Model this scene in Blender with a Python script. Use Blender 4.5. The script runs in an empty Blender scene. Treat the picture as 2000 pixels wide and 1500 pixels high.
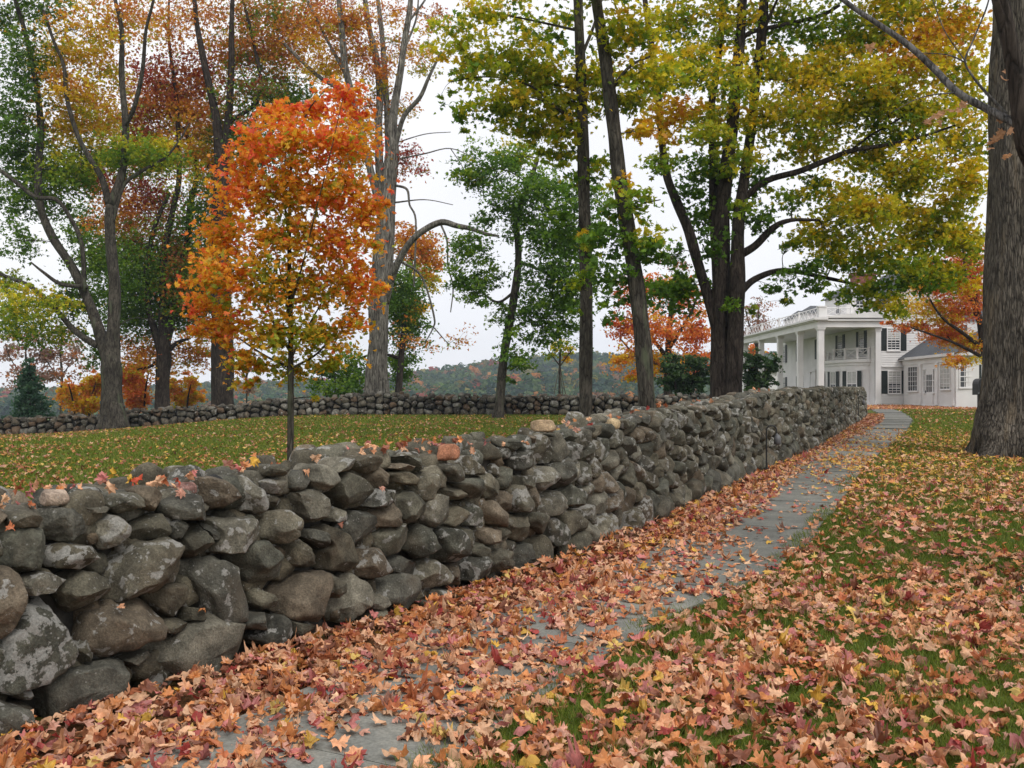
import bpy, math, random
import numpy as np

# ------------------------------------------------------------------ camera, sky, sun, exposure
S = bpy.context.scene
COL = S.collection
F = 1944.0            # focal length in photo pixels (35 mm lens)
HZ = 770.0            # horizon row in the photo
EYE = 1.6
cam_d = bpy.data.cameras.new("camera")
cam_d.sensor_width = 36.0
cam_d.lens = F * 36.0 / 2000.0
cam_d.shift_y = 0.01
cam_d.clip_start = 0.05
cam_d.clip_end = 6000
cam = bpy.data.objects.new("camera", cam_d)
COL.objects.link(cam)
cam.location = (0, 0, EYE)
cam.rotation_euler = (math.radians(90), 0, 0)
S.camera = cam

world = bpy.data.worlds.new("World")
S.world = world
world.use_nodes = True
nt = world.node_tree
nt.nodes.clear()
wo = nt.nodes.new("ShaderNodeOutputWorld")
bg = nt.nodes.new("ShaderNodeBackground")
bg2 = nt.nodes.new("ShaderNodeBackground")
cover = nt.nodes.new("ShaderNodeMixShader")
cover.inputs[0].default_value = 0.93   # share of the sky behind cloud
sky = nt.nodes.new("ShaderNodeTexSky")
sky.sky_type = 'NISHITA'
sky.sun_disc = False
sky.sun_elevation = math.radians(48)
sky.sun_rotation = math.radians(150)
bg.inputs[1].default_value = 0.05
nt.links.new(sky.outputs[0], bg.inputs[0])
# an even white cloud cover with faint soft mottling
tc = nt.nodes.new("ShaderNodeTexCoord")
nz = nt.nodes.new("ShaderNodeTexNoise")
nz.inputs['Scale'].default_value = 2.2
nz.inputs['Detail'].default_value = 4
rp = nt.nodes.new("ShaderNodeValToRGB")
rp.color_ramp.elements[0].position = 0.3
rp.color_ramp.elements[0].color = (0.86, 0.87, 0.93, 1)
rp.color_ramp.elements[1].position = 0.65
rp.color_ramp.elements[1].color = (1.0, 0.995, 0.99, 1)
nt.links.new(tc.outputs['Generated'], nz.inputs['Vector'])
nt.links.new(nz.outputs['Fac'], rp.inputs[0])
nt.links.new(rp.outputs[0], bg2.inputs[0])
bg2.inputs[1].default_value = 0.95
nt.links.new(bg.outputs[0], cover.inputs[1])
nt.links.new(bg2.outputs[0], cover.inputs[2])
nt.links.new(cover.outputs[0], wo.inputs[0])

sun_d = bpy.data.lights.new("sun", 'SUN')
sun_d.energy = 1.3
sun_d.angle = math.radians(25)
sun_d.color = (1.0, 0.96, 0.9)
sun = bpy.data.objects.new("sun", sun_d)
COL.objects.link(sun)
# soft brightest part of the cloud is behind the camera, to the right, high up
sd = (math.cos(math.radians(48)) * 0.5, -math.cos(math.radians(48)) * 0.866, math.sin(math.radians(48)))
from mathutils import Vector
sun.rotation_euler = Vector(sd).to_track_quat('Z', 'Y').to_euler()
sun.location = (10, -20, 30)

S.view_settings.view_transform = 'Standard'
S.view_settings.look = 'None'
S.view_settings.gamma = 1.0
S.view_settings.exposure = 0.35
S.render.resolution_x = 1024
S.render.resolution_y = 768
try:
    S.cycles.max_bounces = 7
    S.cycles.diffuse_bounces = 4
    S.cycles.transmission_bounces = 5
    S.cycles.volume_bounces = 0
except Exception:
    pass

rng = np.random.default_rng(7)

# ------------------------------------------------------------------ helpers
def tag(o, label=None, cat=None, group=None, kind=None):
    if label: o["label"] = label
    if cat: o["category"] = cat
    if group: o["group"] = group
    if kind: o["kind"] = kind
    return o

def empty(name, loc, label, cat, group=None):
    o = bpy.data.objects.new(name, None)
    COL.objects.link(o)
    o.location = loc
    o.empty_display_size = 0.2
    return tag(o, label, cat, group)

def W(px, py, Y):
    return np.array([(px - 1000.0) * Y / F, Y, EYE + (HZ - py) * Y / F])

def smooth(t):
    t = np.clip(t, 0, 1)
    return t * t * (3 - 2 * t)

def vnoise(x, y, seed=0):
    x = np.asarray(x, float); y = np.asarray(y, float)
    xi = np.floor(x).astype(np.int64); yi = np.floor(y).astype(np.int64)
    fx = x - xi; fy = y - yi
    fx = fx * fx * (3 - 2 * fx); fy = fy * fy * (3 - 2 * fy)
    def h(a, b):
        n = (a * 374761393 + b * 668265263 + seed * 1442695041) & 0x7fffffff
        n = ((n ^ (n >> 13)) * 1274126177) & 0x7fffffff
        return ((n ^ (n >> 16)) & 0xffff) / 65535.0
    return (h(xi, yi) * (1 - fx) * (1 - fy) + h(xi + 1, yi) * fx * (1 - fy)
            + h(xi, yi + 1) * (1 - fx) * fy + h(xi + 1, yi + 1) * fx * fy)

def fnoise(x, y, seed=0):
    return (vnoise(x, y, seed) * .55 + vnoise(x * 2.1 + 7, y * 2.1 + 3, seed + 1) * .3
            + vnoise(x * 4.3 + 1, y * 4.3 + 9, seed + 2) * .15)

class MB:
    """collects vertices, faces and colours, and links them as ONE mesh object"""
    def __init__(s):
        s.V = []; s.F = {}; s.C = []; s.n = 0; s.hascol = False
    def add(s, V, faces, col=None):
        V = np.asarray(V, np.float32).reshape(-1, 3)
        s.V.append(V)
        if not isinstance(faces, (list, tuple)) or (len(faces) and not hasattr(faces[0], 'shape')):
            faces = [np.asarray(faces)]
        for f in faces:
            f = np.asarray(f, np.int64)
            if f.size == 0: continue
            s.F.setdefault(f.shape[1], []).append(f + s.n)
        if col is None:
            c = np.full((len(V), 4), 1.0, np.float32)
        else:
            s.hascol = True
            col = np.asarray(col, np.float32)
            if col.ndim == 1: col = np.tile(col, (len(V), 1))
            if col.shape[1] == 3: col = np.concatenate([col, np.ones((len(V), 1), np.float32)], 1)
            c = col
        s.C.append(c)
        s.n += len(V)
    def box(s, x0, x1, y0, y1, z0, z1):
        V = [(x0, y0, z0), (x1, y0, z0), (x1, y1, z0), (x0, y1, z0), (x0, y0, z1), (x1, y0, z1), (x1, y1, z1), (x0, y1, z1)]
        s.add(V, [(0, 3, 2, 1), (4, 5, 6, 7), (0, 1, 5, 4), (1, 2, 6, 5), (2, 3, 7, 6), (3, 0, 4, 7)])
    def obox(s, o, u, n, w0, w1, z0, z1, d0, d1):
        """box on a wall: u along it, n out of it, both horizontal unit vectors"""
        o = np.asarray(o, float)
        V = []
        for z in (z0, z1):
            for w, d in ((w0, d0), (w1, d0), (w1, d1), (w0, d1)):
                p = o + u * w + n * d
                V.append((p[0], p[1], z))
        s.add(V, [(0, 3, 2, 1), (4, 5, 6, 7), (0, 1, 5, 4), (1, 2, 6, 5), (2, 3, 7, 6), (3, 0, 4, 7)])
    def bar(s, a, b, r, sides=4):
        s.tube([a, b], [r, r], sides)
    def tube(s, P, R, sides=8, col=None, caps=True, lump=0.0, seed=0, ridge=0.0):
        P = np.asarray(P, float); R = np.asarray(R, float); n = len(P)
        T = np.gradient(P, axis=0)
        T /= np.linalg.norm(T, axis=1)[:, None] + 1e-9
        ref = np.array([0.13, 1.0, 0.07]) if abs(T[:, 1]).mean() < .8 else np.array([1.0, 0.1, 0.0])
        A = np.cross(T, ref); A /= np.linalg.norm(A, axis=1)[:, None] + 1e-9
        B = np.cross(T, A)
        th = np.linspace(0, 2 * np.pi, sides, endpoint=False)
        rr = R[:, None] * np.ones(sides)[None]
        if lump:
            kf = .3 if ridge else 1.0
            k = np.arange(n)[:, None]
            rr = rr * (1 + lump * (np.sin(3 * th[None] + k * .25 * kf + seed) * .5 + np.sin(5 * th[None] - k * .4 * kf + seed * 2) * .35 + np.sin(2 * th[None] + k * .9 * kf + seed) * .4))
        if ridge:
            k = np.arange(n)[:, None]
            rr = rr * (1 + ridge * (np.abs(np.sin(9.5 * th[None] + 1.3 * np.sin(k * .21 + 2 * th[None]))) + .7 * np.abs(np.sin(14 * th[None] + 1.7 * np.sin(k * .27)))) + ridge * .8 * np.sin(k * .33 + 3 * th[None]))
        V = P[:, None] + A[:, None] * (np.cos(th)[None, :, None] * rr[..., None]) + B[:, None] * (np.sin(th)[None, :, None] * rr[..., None])
        V = V.reshape(-1, 3)
        i = np.arange(n - 1)[:, None] * sides; j = np.arange(sides)[None]; j2 = (j + 1) % sides
        Fq = np.stack([i + j, i + j2, i + sides + j2, i + sides + j], -1).reshape(-1, 4)
        fl = [Fq]
        if caps:
            V = np.concatenate([V, P[:1], P[-1:]])
            a, b = n * sides, n * sides + 1
            jj = np.arange(sides); jk = (jj + 1) % sides
            fl.append(np.stack([np.full(sides, a), jk, jj], -1))
            fl.append(np.stack([np.full(sides, b), (n - 1) * sides + jj, (n - 1) * sides + jk], -1))
        s.add(V, fl, col)
    def build(s, name, mat, parent=None, smooth_shade=False):
        me = bpy.data.meshes.new(name)
        V = np.concatenate(s.V)
        me.vertices.add(len(V))
        me.vertices.foreach_set("co", V.ravel())
        idx = []; starts = []; tot = 0
        for k, fl in s.F.items():
            f = np.concatenate(fl)
            idx.append(f.ravel())
            starts.append(tot + np.arange(len(f)) * k)
            tot += f.size
        idx = np.concatenate(idx).astype(np.int32); starts = np.concatenate(starts).astype(np.int32)
        me.loops.add(len(idx))
        me.loops.foreach_set("vertex_index", idx)
        me.polygons.add(len(starts))
        me.polygons.foreach_set("loop_start", starts)
        if s.hascol:
            at = me.color_attributes.new("col", 'FLOAT_COLOR', 'POINT')
            at.data.foreach_set("color", np.concatenate(s.C).astype(np.float32).ravel())
        me.update(calc_edges=True)
        me.polygons.foreach_set("use_smooth", np.full(len(starts), bool(smooth_shade)))
        me.materials.append(mat)
        o = bpy.data.objects.new(name, me)
        COL.objects.link(o)
        if parent is not None:
            o.parent = parent
            # vertices are in world coordinates: undo the parent's placement
            q = parent; off = Vector((0, 0, 0))
            while q is not None:
                off += q.location; q = q.parent
            o.location = -off
        return o

# ------------------------------------------------------------------ materials
def new_mat(name):
    m = bpy.data.materials.new(name)
    m.use_nodes = True
    t = m.node_tree
    t.nodes.clear()
    out = t.nodes.new("ShaderNodeOutputMaterial")
    return m, t, out

def nd(t, typ, ins=None, **kw):
    n = t.nodes.new(typ)
    for k, v in kw.items(): setattr(n, k, v)
    for k, v in (ins or {}).items():
        if hasattr(v, 'is_output'): t.links.new(v, n.inputs[k])
        else: n.inputs[k].default_value = v
    return n

def ramp(t, fac, stops):
    r = t.nodes.new("ShaderNodeValToRGB")
    t.links.new(fac, r.inputs[0])
    e = r.color_ramp.elements
    while len(e) < len(stops): e.new(0.5)
    for i, (p, c) in enumerate(stops):
        e[i].position = p
        e[i].color = (c, c, c, 1) if not hasattr(c, '__len__') else (*c, 1)
    return r.outputs[0]

def mixc(t, fac, a, b, mode='MIX'):
    n = t.nodes.new("ShaderNodeMix")
    n.data_type = 'RGBA'; n.blend_type = mode
    for i, v in ((0, fac), (6, a), (7, b)):
        if hasattr(v, 'is_output'): t.links.new(v, n.inputs[i])
        else: n.inputs[i].default_value = v if i == 0 else ((*v, 1) if len(v) == 3 else v)
    return n.outputs[2]

def plain(name, col, rough=0.6, noise=0.12, scale=6.0, metal=0.0, bump=0.0, spec=0.4):
    m, t, out = new_mat(name)
    g = nd(t, "ShaderNodeNewGeometry")
    nz = nd(t, "ShaderNodeTexNoise", {'Vector': g.outputs['Position'], 'Scale': scale, 'Detail': 4.0})
    lo = tuple(max(0, c * (1 - noise)) for c in col); hi = tuple(min(1, c * (1 + noise)) for c in col)
    c = ramp(t, nz.outputs['Fac'], [(0.3, lo), (0.7, hi)])
    b = nd(t, "ShaderNodeBsdfPrincipled", {'Base Color': c, 'Roughness': rough, 'Metallic': metal, 'Specular IOR Level': spec})
    if bump:
        bp = nd(t, "ShaderNodeBump", {'Height': nz.outputs['Fac'], 'Strength': bump, 'Distance': 0.02})
        t.links.new(bp.outputs[0], b.inputs['Normal'])
    t.links.new(b.outputs[0], out.inputs[0])
    return m

def leaf_mat(name, transl=0.38, gloss=0.06, rough=0.5):
    m, t, out = new_mat(name)
    a = nd(t, "ShaderNodeVertexColor", layer_name="col")
    g = nd(t, "ShaderNodeNewGeometry")
    nz = nd(t, "ShaderNodeTexNoise", {'Vector': g.outputs['Position'], 'Scale': 38.0, 'Detail': 2.0})
    f = ramp(t, nz.outputs['Fac'], [(0.3, 0.72), (0.7, 1.12)])
    c = mixc(t, 1.0, a.outputs['Color'], f, 'MULTIPLY')
    d = nd(t, "ShaderNodeBsdfDiffuse", {'Color': c})
    tr = nd(t, "ShaderNodeBsdfTranslucent", {'Color': c})
    mx = nd(t, "ShaderNodeMixShader", {0: transl, 1: d.outputs[0], 2: tr.outputs[0]})
    gl = nd(t, "ShaderNodeBsdfGlossy", {'Color': (1, 1, 1, 1), 'Roughness': rough})
    mx2 = nd(t, "ShaderNodeMixShader", {0: gloss, 1: mx.outputs[0], 2: gl.outputs[0]})
    t.links.new(mx2.outputs[0], out.inputs[0])
    return m

def bark_mat(name, dark, light, zs=0.22, scale=14.0, bump=0.6, patch=None):
    m, t, out = new_mat(name)
    g = nd(t, "ShaderNodeNewGeometry")
    mp = nd(t, "ShaderNodeMapping", {'Vector': g.outputs['Position'], 'Scale': (1, 1, zs)})
    nz = nd(t, "ShaderNodeTexNoise", {'Vector': mp.outputs[0], 'Scale': scale, 'Detail': 6.0, 'Roughness': 0.65, 'Distortion': 0.6})
    n2 = nd(t, "ShaderNodeTexNoise", {'Vector': g.outputs['Position'], 'Scale': 1.7, 'Detail': 4.0})
    c = ramp(t, nz.outputs['Fac'], [(0.36, dark), (0.62, light)])
    v = ramp(t, n2.outputs['Fac'], [(0.3, 0.65), (0.7, 1.25)])
    c = mixc(t, 1.0, c, v, 'MULTIPLY')
    vc = nd(t, "ShaderNodeTexVoronoi", {'Vector': nd(t, "ShaderNodeMapping", {'Vector': mixc(t, 0.06, g.outputs['Position'], nz.outputs['Color']), 'Scale': (1, 1, zs * .8)}).outputs[0], 'Scale': scale * 1.1}, feature='DISTANCE_TO_EDGE')
    c = mixc(t, 1.0, c, ramp(t, vc.outputs['Distance'], [(0.0, 0.45), (0.09, 1.08)]), 'MULTIPLY')
    if patch:
        n3 = nd(t, "ShaderNodeTexNoise", {'Vector': mp.outputs[0], 'Scale': 3.0, 'Detail': 5.0})
        pf = ramp(t, n3.outputs['Fac'], [(0.58, 0.0), (0.66, 0.75)])
        c = mixc(t, pf, c, patch)
    b = nd(t, "ShaderNodeBsdfPrincipled", {'Base Color': c, 'Roughness': 0.9, 'Specular IOR Level': 0.15})
    hh = nd(t, "ShaderNodeMath", {0: ramp(t, vc.outputs['Distance'], [(0.0, 0.0), (0.12, 0.6)]), 1: nz.outputs['Fac']}, operation='ADD')
    bp = nd(t, "ShaderNodeBump", {'Height': hh.outputs[0], 'Strength': bump, 'Distance': 0.04})
    t.links.new(bp.outputs[0], b.inputs['Normal'])
    t.links.new(b.outputs[0], out.inputs[0])
    return m

def stone_mat(name):
    m, t, out = new_mat(name)
    a = nd(t, "ShaderNodeVertexColor", layer_name="col")
    g = nd(t, "ShaderNodeNewGeometry")
    P = g.outputs['Position']
    n1 = nd(t, "ShaderNodeTexNoise", {'Vector': P, 'Scale': 7.0, 'Detail': 7.0, 'Roughness': 0.62})
    f1 = ramp(t, n1.outputs['Fac'], [(0.3, 0.42), (0.5, 0.95), (0.7, 1.7)])
    c = mixc(t, 1.0, a.outputs['Color'], f1, 'MULTIPLY')
    n2 = nd(t, "ShaderNodeTexNoise", {'Vector': P, 'Scale': 75.0, 'Detail': 4.0, 'Roughness': 0.7})
    f2 = ramp(t, n2.outputs['Fac'], [(0.3, 0.6), (0.5, 1.0), (0.72, 1.55)])
    c = mixc(t, 1.0, c, f2, 'MULTIPLY')
    # brown stain
    n4 = nd(t, "ShaderNodeTexNoise", {'Vector': P, 'Scale': 3.1, 'Detail': 4.0})
    f4 = ramp(t, n4.outputs['Fac'], [(0.54, 0.0), (0.72, 0.45)])
    c = mixc(t, f4, c, (0.12, 0.092, 0.062))
    # lichen crusts: patches with a ragged edge, weighted per stone by the attribute's alpha
    n3 = nd(t, "ShaderNodeTexNoise", {'Vector': P, 'Scale': 12.0, 'Detail': 6.0, 'Roughness': 0.6, 'Distortion': 0.25})
    ad = nd(t, "ShaderNodeMath", {0: n3.outputs['Fac'], 1: a.outputs['Alpha']}, operation='ADD')
    f3 = ramp(t, ad.outputs[0], [(0.668, 0.0), (0.70, 0.72)])
    vo = nd(t, "ShaderNodeTexVoronoi", {'Vector': P, 'Scale': 34.0})
    f5 = ramp(t, vo.outputs['Distance'], [(0.12, 0.9), (0.2, 0.0)])
    n6 = nd(t, "ShaderNodeTexNoise", {'Vector': P, 'Scale': 5.0, 'Detail': 2.0})
    f6 = ramp(t, n6.outputs['Fac'], [(0.5, 0.0), (0.6, 0.6)])
    sp = nd(t, "ShaderNodeMath", {0: f5, 1: f6}, operation='MULTIPLY')
    lf = nd(t, "ShaderNodeMath", {0: f3, 1: sp.outputs[0]}, operation='MAXIMUM')
    lc = ramp(t, n2.outputs['Fac'], [(0.3, (0.22, 0.22, 0.20)), (0.7, (0.44, 0.425, 0.395))])
    c = mixc(t, lf.outputs[0], c, lc)
    b = nd(t, "ShaderNodeBsdfPrincipled", {'Base Color': c, 'Roughness': 0.85, 'Specular IOR Level': 0.25})
    h = nd(t, "ShaderNodeMath", {0: n1.outputs['Fac'], 1: n2.outputs['Fac']}, operation='ADD')
    bp = nd(t, "ShaderNodeBump", {'Height': h.outputs[0], 'Strength': 0.55, 'Distance': 0.03})
    t.links.new(bp.outputs[0], b.inputs['Normal'])
    t.links.new(b.outputs[0], out.inputs[0])
    return m

def ground_mat():
    m, t, out = new_mat("grass_soil")
    a = nd(t, "ShaderNodeVertexColor", layer_name="col")
    g = nd(t, "ShaderNodeNewGeometry")
    P = g.outputs['Position']
    n1 = nd(t, "ShaderNodeTexNoise", {'Vector': P, 'Scale': 0.9, 'Detail': 6.0, 'Roughness': 0.65})
    gr = ramp(t, n1.outputs['Fac'], [(0.3, (0.06, 0.085, 0.014)), (0.5, (0.09, 0.12, 0.02)), (0.7, (0.14, 0.14, 0.03))])
    n2 = nd(t, "ShaderNodeTexNoise", {'Vector': P, 'Scale': 45.0, 'Detail': 4.0, 'Roughness': 0.7})
    f2 = ramp(t, n2.outputs['Fac'], [(0.3, 0.5), (0.7, 1.4)])
    gr = mixc(t, 1.0, gr, f2, 'MULTIPLY')
    so = ramp(t, n2.outputs['Fac'], [(0.3, (0.05, 0.03, 0.016)), (0.7, (0.2, 0.1, 0.045))])
    c = mixc(t, a.outputs['Color'], gr, so)
    b = nd(t, "ShaderNodeBsdfPrincipled", {'Base Color': c, 'Roughness': 0.95, 'Specular IOR Level': 0.1})
    bp = nd(t, "ShaderNodeBump", {'Height': n2.outputs['Fac'], 'Strength': 0.5, 'Distance': 0.03})
    t.links.new(bp.outputs[0], b.inputs['Normal'])
    t.links.new(b.outputs[0], out.inputs[0])
    return m

M = {}
M['leaf'] = leaf_mat("tree_leaf", 0.52, 0.02)
M['litter'] = leaf_mat("dry_leaf", 0.15, 0.035, 0.55)
M['grass'] = leaf_mat("grass_blade", 0.35, 0.015)
M['bark'] = bark_mat("brown_grey_bark", (0.028, 0.024, 0.019), (0.098, 0.086, 0.07), patch=(0.1, 0.115, 0.07))
M['dark_bark'] = bark_mat("dark_bark", (0.018, 0.014, 0.012), (0.07, 0.055, 0.046))
M['grey_bark'] = bark_mat("weathered_bark", (0.06, 0.052, 0.044), (0.27, 0.25, 0.215), zs=0.14, scale=14, bump=0.9)
M['big_bark'] = bark_mat("old_maple_bark", (0.045, 0.037, 0.03), (0.19, 0.165, 0.135), zs=0.16, scale=22, bump=1.0, patch=(0.19, 0.15, 0.105))
M['limb_bark'] = bark_mat("limb_bark", (0.06, 0.057, 0.056), (0.19, 0.18, 0.175), scale=20)
M['stone'] = stone_mat("fieldstone")
M['core'] = plain("rubble", (0.035, 0.032, 0.027), 0.95, 0.4, 20, bump=0.6)
M['ground'] = ground_mat()
def path_mat():
    m, t, out = new_mat("bluestone")
    g = nd(t, "ShaderNodeNewGeometry")
    n1 = nd(t, "ShaderNodeTexNoise", {'Vector': g.outputs['Position'], 'Scale': 2.6, 'Detail': 8.0, 'Roughness': 0.7})
    n2 = nd(t, "ShaderNodeTexNoise", {'Vector': g.outputs['Position'], 'Scale': 60.0, 'Detail': 3.0})
    c = ramp(t, n1.outputs['Fac'], [(0.3, (0.13, 0.13, 0.115)), (0.5, (0.185, 0.185, 0.165)), (0.68, (0.25, 0.24, 0.205))])
    c = mixc(t, 1.0, c, ramp(t, g.outputs['Random Per Island'], [(0.0, 0.78), (1.0, 1.15)]), 'MULTIPLY')
    c = mixc(t, 1.0, c, ramp(t, n2.outputs['Fac'], [(0.3, 0.75), (0.7, 1.2)]), 'MULTIPLY')
    b = nd(t, "ShaderNodeBsdfPrincipled", {'Base Color': c, 'Roughness': 0.8, 'Specular IOR Level': 0.25})
    bp = nd(t, "ShaderNodeBump", {'Height': n1.outputs['Fac'], 'Strength': 0.35, 'Distance': 0.02})
    t.links.new(bp.outputs[0], b.inputs['Normal']); t.links.new(b.outputs[0], out.inputs[0])
    return m
M['path'] = path_mat()
M['white'] = plain("white_paint", (0.70, 0.685, 0.675), 0.55, 0.08, 0.9)
M['shutter'] = plain("dark_green_paint", (0.012, 0.018, 0.016), 0.5, 0.1, 3)
M['roof'] = plain("slate_shingle", (0.085, 0.09, 0.1), 0.85, 0.3, 9, bump=0.3)
M['brick'] = plain("red_brick", (0.23, 0.085, 0.06), 0.9, 0.35, 12)
M['glass'] = plain("window_glass", (0.035, 0.038, 0.042), 0.08, 0.3, 0.9, spec=0.6)
M['curtain'] = plain("curtain_cloth", (0.42, 0.42, 0.40), 0.8, 0.15, 5)
M['iron'] = plain("black_iron", (0.012, 0.012, 0.012), 0.5, 0.2, 20)
M['lantern'] = plain("grey_metal", (0.11, 0.11, 0.115), 0.5, 0.2, 20)
M['stake'] = plain("stake_wood", (0.09, 0.08, 0.06), 0.9, 0.2, 20)

# ------------------------------------------------------------------ terrain
PROF_Y = [-40, 0, 8.6, 11.6, 17.7, 23, 31.6, 43.6, 62, 75, 100, 160]
PROF_Z = [0, 0, 0.0, .13, .27, .36, .46, .6, .75, .82, .82, .6]
def gz(X, Y):
    X = np.asarray(X, float); Y = np.asarray(Y, float)
    z = np.interp(Y, PROF_Y, PROF_Z)
    # soften the corners of the profile
    z = (z + np.interp(Y - 1.5, PROF_Y, PROF_Z) + np.interp(Y + 1.5, PROF_Y, PROF_Z)) / 3
    z = z - .85 * smooth((-X - 8) / 15) * np.clip(Y / 45, 0, 1.2)
    z = z - 8.0 * smooth((Y - 52) / 90) * smooth((21 - X) / 15)
    z = z - 5.0 * smooth((Y - 110) / 80) * smooth((X - 6) / 15)
    z = z + (vnoise(X * .35, Y * .35, 5) - .5) * .05 * smooth((np.abs(X) + Y) / 14)
    return z

# wall front line (at the ground) and path edges
WALL = np.array([(-5.3, -0.4), (-3.55, 2.6), (-2.36, 4.6), (-1.54, 5.98), (-.69, 7.4), (0, 8.64), (1.79, 11.8), (4.55, 17.7), (7.16, 23.2), (10.6, 31.6), (15.5, 43.6)])
PATH_R = np.array([(-2.0, 1.2), (-.24, 4.32), (.45, 5.8), (1.1, 7.0), (1.97, 8.2), (2.49, 9.1), (3.4, 11), (4.68, 13.9), (7.0, 19.4), (11.6, 29.5), (15.3, 38), (19.0, 48), (21.6, 56), (22.3, 60), (22.5, 64)])
def wallX(Y): return np.interp(Y, WALL[:, 1], WALL[:, 0])
def pathRX(Y): return np.interp(Y, PATH_R[:, 1], PATH_R[:, 0])
PW = 1.22
def pathLX(Y): return pathRX(Y) - PW * 1.14

def axis(lo, hi, fine_lo, fine_hi, step, growth=1.16):
    a = list(np.arange(fine_lo, fine_hi + 1e-6, step))
    d = step
    while a[-1] < hi: d *= growth; a.append(a[-1] + d)
    d = step
    while a[0] > lo: d *= growth; a.insert(0, a[0] - d)
    return np.array(a)

gx = axis(-3000, 3000, -9, 22, 0.3)
gy = axis(-400, 4000, 1, 46, 0.3)
GX, GY = np.meshgrid(gx, gy)
GZ = gz(GX, GY)
soil = smooth((GX - wallX(GY) + .3) / .3) * smooth((pathLX(GY) + .5 - GX) / .5) * (GY < 44) * (GY > 0)
leafy = smooth((GY - 56) / 3) * smooth((68.5 - GY) / 1) * smooth((GX - 17) / 3) * smooth((28 - GX) / 2) * .8
soil = np.maximum(soil, leafy)
gb = MB()
nx, ny = len(gx), len(gy)
ii = np.arange(ny - 1)[:, None] * nx + np.arange(nx - 1)[None]
gb.add(np.stack([GX, GY, GZ], -1).reshape(-1, 3), np.stack([ii, ii + 1, ii + nx + 1, ii + nx], -1).reshape(-1, 4),
       np.repeat(soil.reshape(-1, 1), 3, 1))
tag(gb.build("ground", M['ground'], smooth_shade=True), kind="structure")

# flagstone path
pb = MB()
def path_pt(s_y, lat):
    xr = pathRX(s_y); d = np.array([pathRX(s_y + .3) - pathRX(s_y - .3), .6]); d /= np.linalg.norm(d)
    nrm = np.array([-d[1], d[0]])
    return np.array([xr, s_y]) + nrm * lat
yy = 1.6
prng = random.Random(3)
while yy < 62:
    L = prng.uniform(.75, 1.25) if yy < 33 or yy > 40 else prng.uniform(1.2, 1.5)
    c0, c1 = yy + .008, yy + L * .9 - .008
    jl, jr = prng.uniform(-.08, .08), prng.uniform(-.05, .05)
    q = [path_pt(c0, jr), path_pt(c0, PW + jl), path_pt(c1, PW + jl), path_pt(c1, jr)]
    dz = prng.uniform(-.006, .008)
    V = [(p[0], p[1], gz(p[0], p[1]) + h) for h in (-.05, .028 + dz) for p in q]
    Vt = np.array(V)
    if 31 < yy < 43:           # low stone treads where the path climbs
        Vt[4:, 2] = Vt[4:, 2].max() + .03
    pb.add(Vt, [(0, 1, 2, 3), (4, 7, 6, 5), (0, 4, 5, 1), (1, 5, 6, 2), (2, 6, 7, 3), (3, 7, 4, 0)])
    yy += L * .9
tag(pb.build("path", M['path']), kind="structure")

# ------------------------------------------------------------------ dry stone walls
WS = np.concatenate([[0], np.cumsum(np.linalg.norm(np.diff(WALL, axis=0), axis=1))])
def wall_at(u):
    X = np.interp(u, WS, WALL[:, 0]); Y = np.interp(u, WS, WALL[:, 1])
    X2 = np.interp(u + .2, WS, WALL[:, 0]) - np.interp(u - .2, WS, WALL[:, 0])
    Y2 = np.interp(u + .2, WS, WALL[:, 1]) - np.interp(u - .2, WS, WALL[:, 1])
    l = np.hypot(X2, Y2)
    d = np.array([X2 / l, Y2 / l]); n = np.array([d[1], -d[0]])
    return np.array([X, Y]), d, n
def px2uv(px, py):
    r = (px - 1000.0) / F
    f = WALL[:, 0] - r * WALL[:, 1]
    for i in range(len(WALL) - 1):
        if f[i] <= 0 < f[i + 1] or f[i] > 0 >= f[i + 1] or i == len(WALL) - 2 or (i == 0 and False):
            if f[i] * f[i + 1] <= 0 or i == len(WALL) - 2:
                t = f[i] / (f[i] - f[i + 1]) if f[i] != f[i + 1] else 0
                Y = WALL[i, 1] + t * (WALL[i + 1, 1] - WALL[i, 1]); X = r * Y
                u = WS[i] + t * (WS[i + 1] - WS[i])
                return u, EYE + (HZ - py) * Y / F - float(gz(X, Y))
    return 0, 0
TOPPX = [(-200, 1010), (0, 1000), (150, 985), (300, 968), (420, 945), (500, 925), (600, 915), (700, 892), (800, 882), (900, 880), (1000, 865), (1100, 850), (1200, 833), (1300, 805), (1390, 795), (1470, 783), (1500, 771), (1560, 762), (1690, 757)]
_t = [px2uv(*p) for p in TOPPX]
TU = np.array([0] + [a for a, b in _t if a > .5]); TV = np.array([1.1] + [b for a, b in _t if a > .5])
def wall_h(u): return float(np.interp(u, TU, TV))
UEND = WS[-1]

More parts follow.
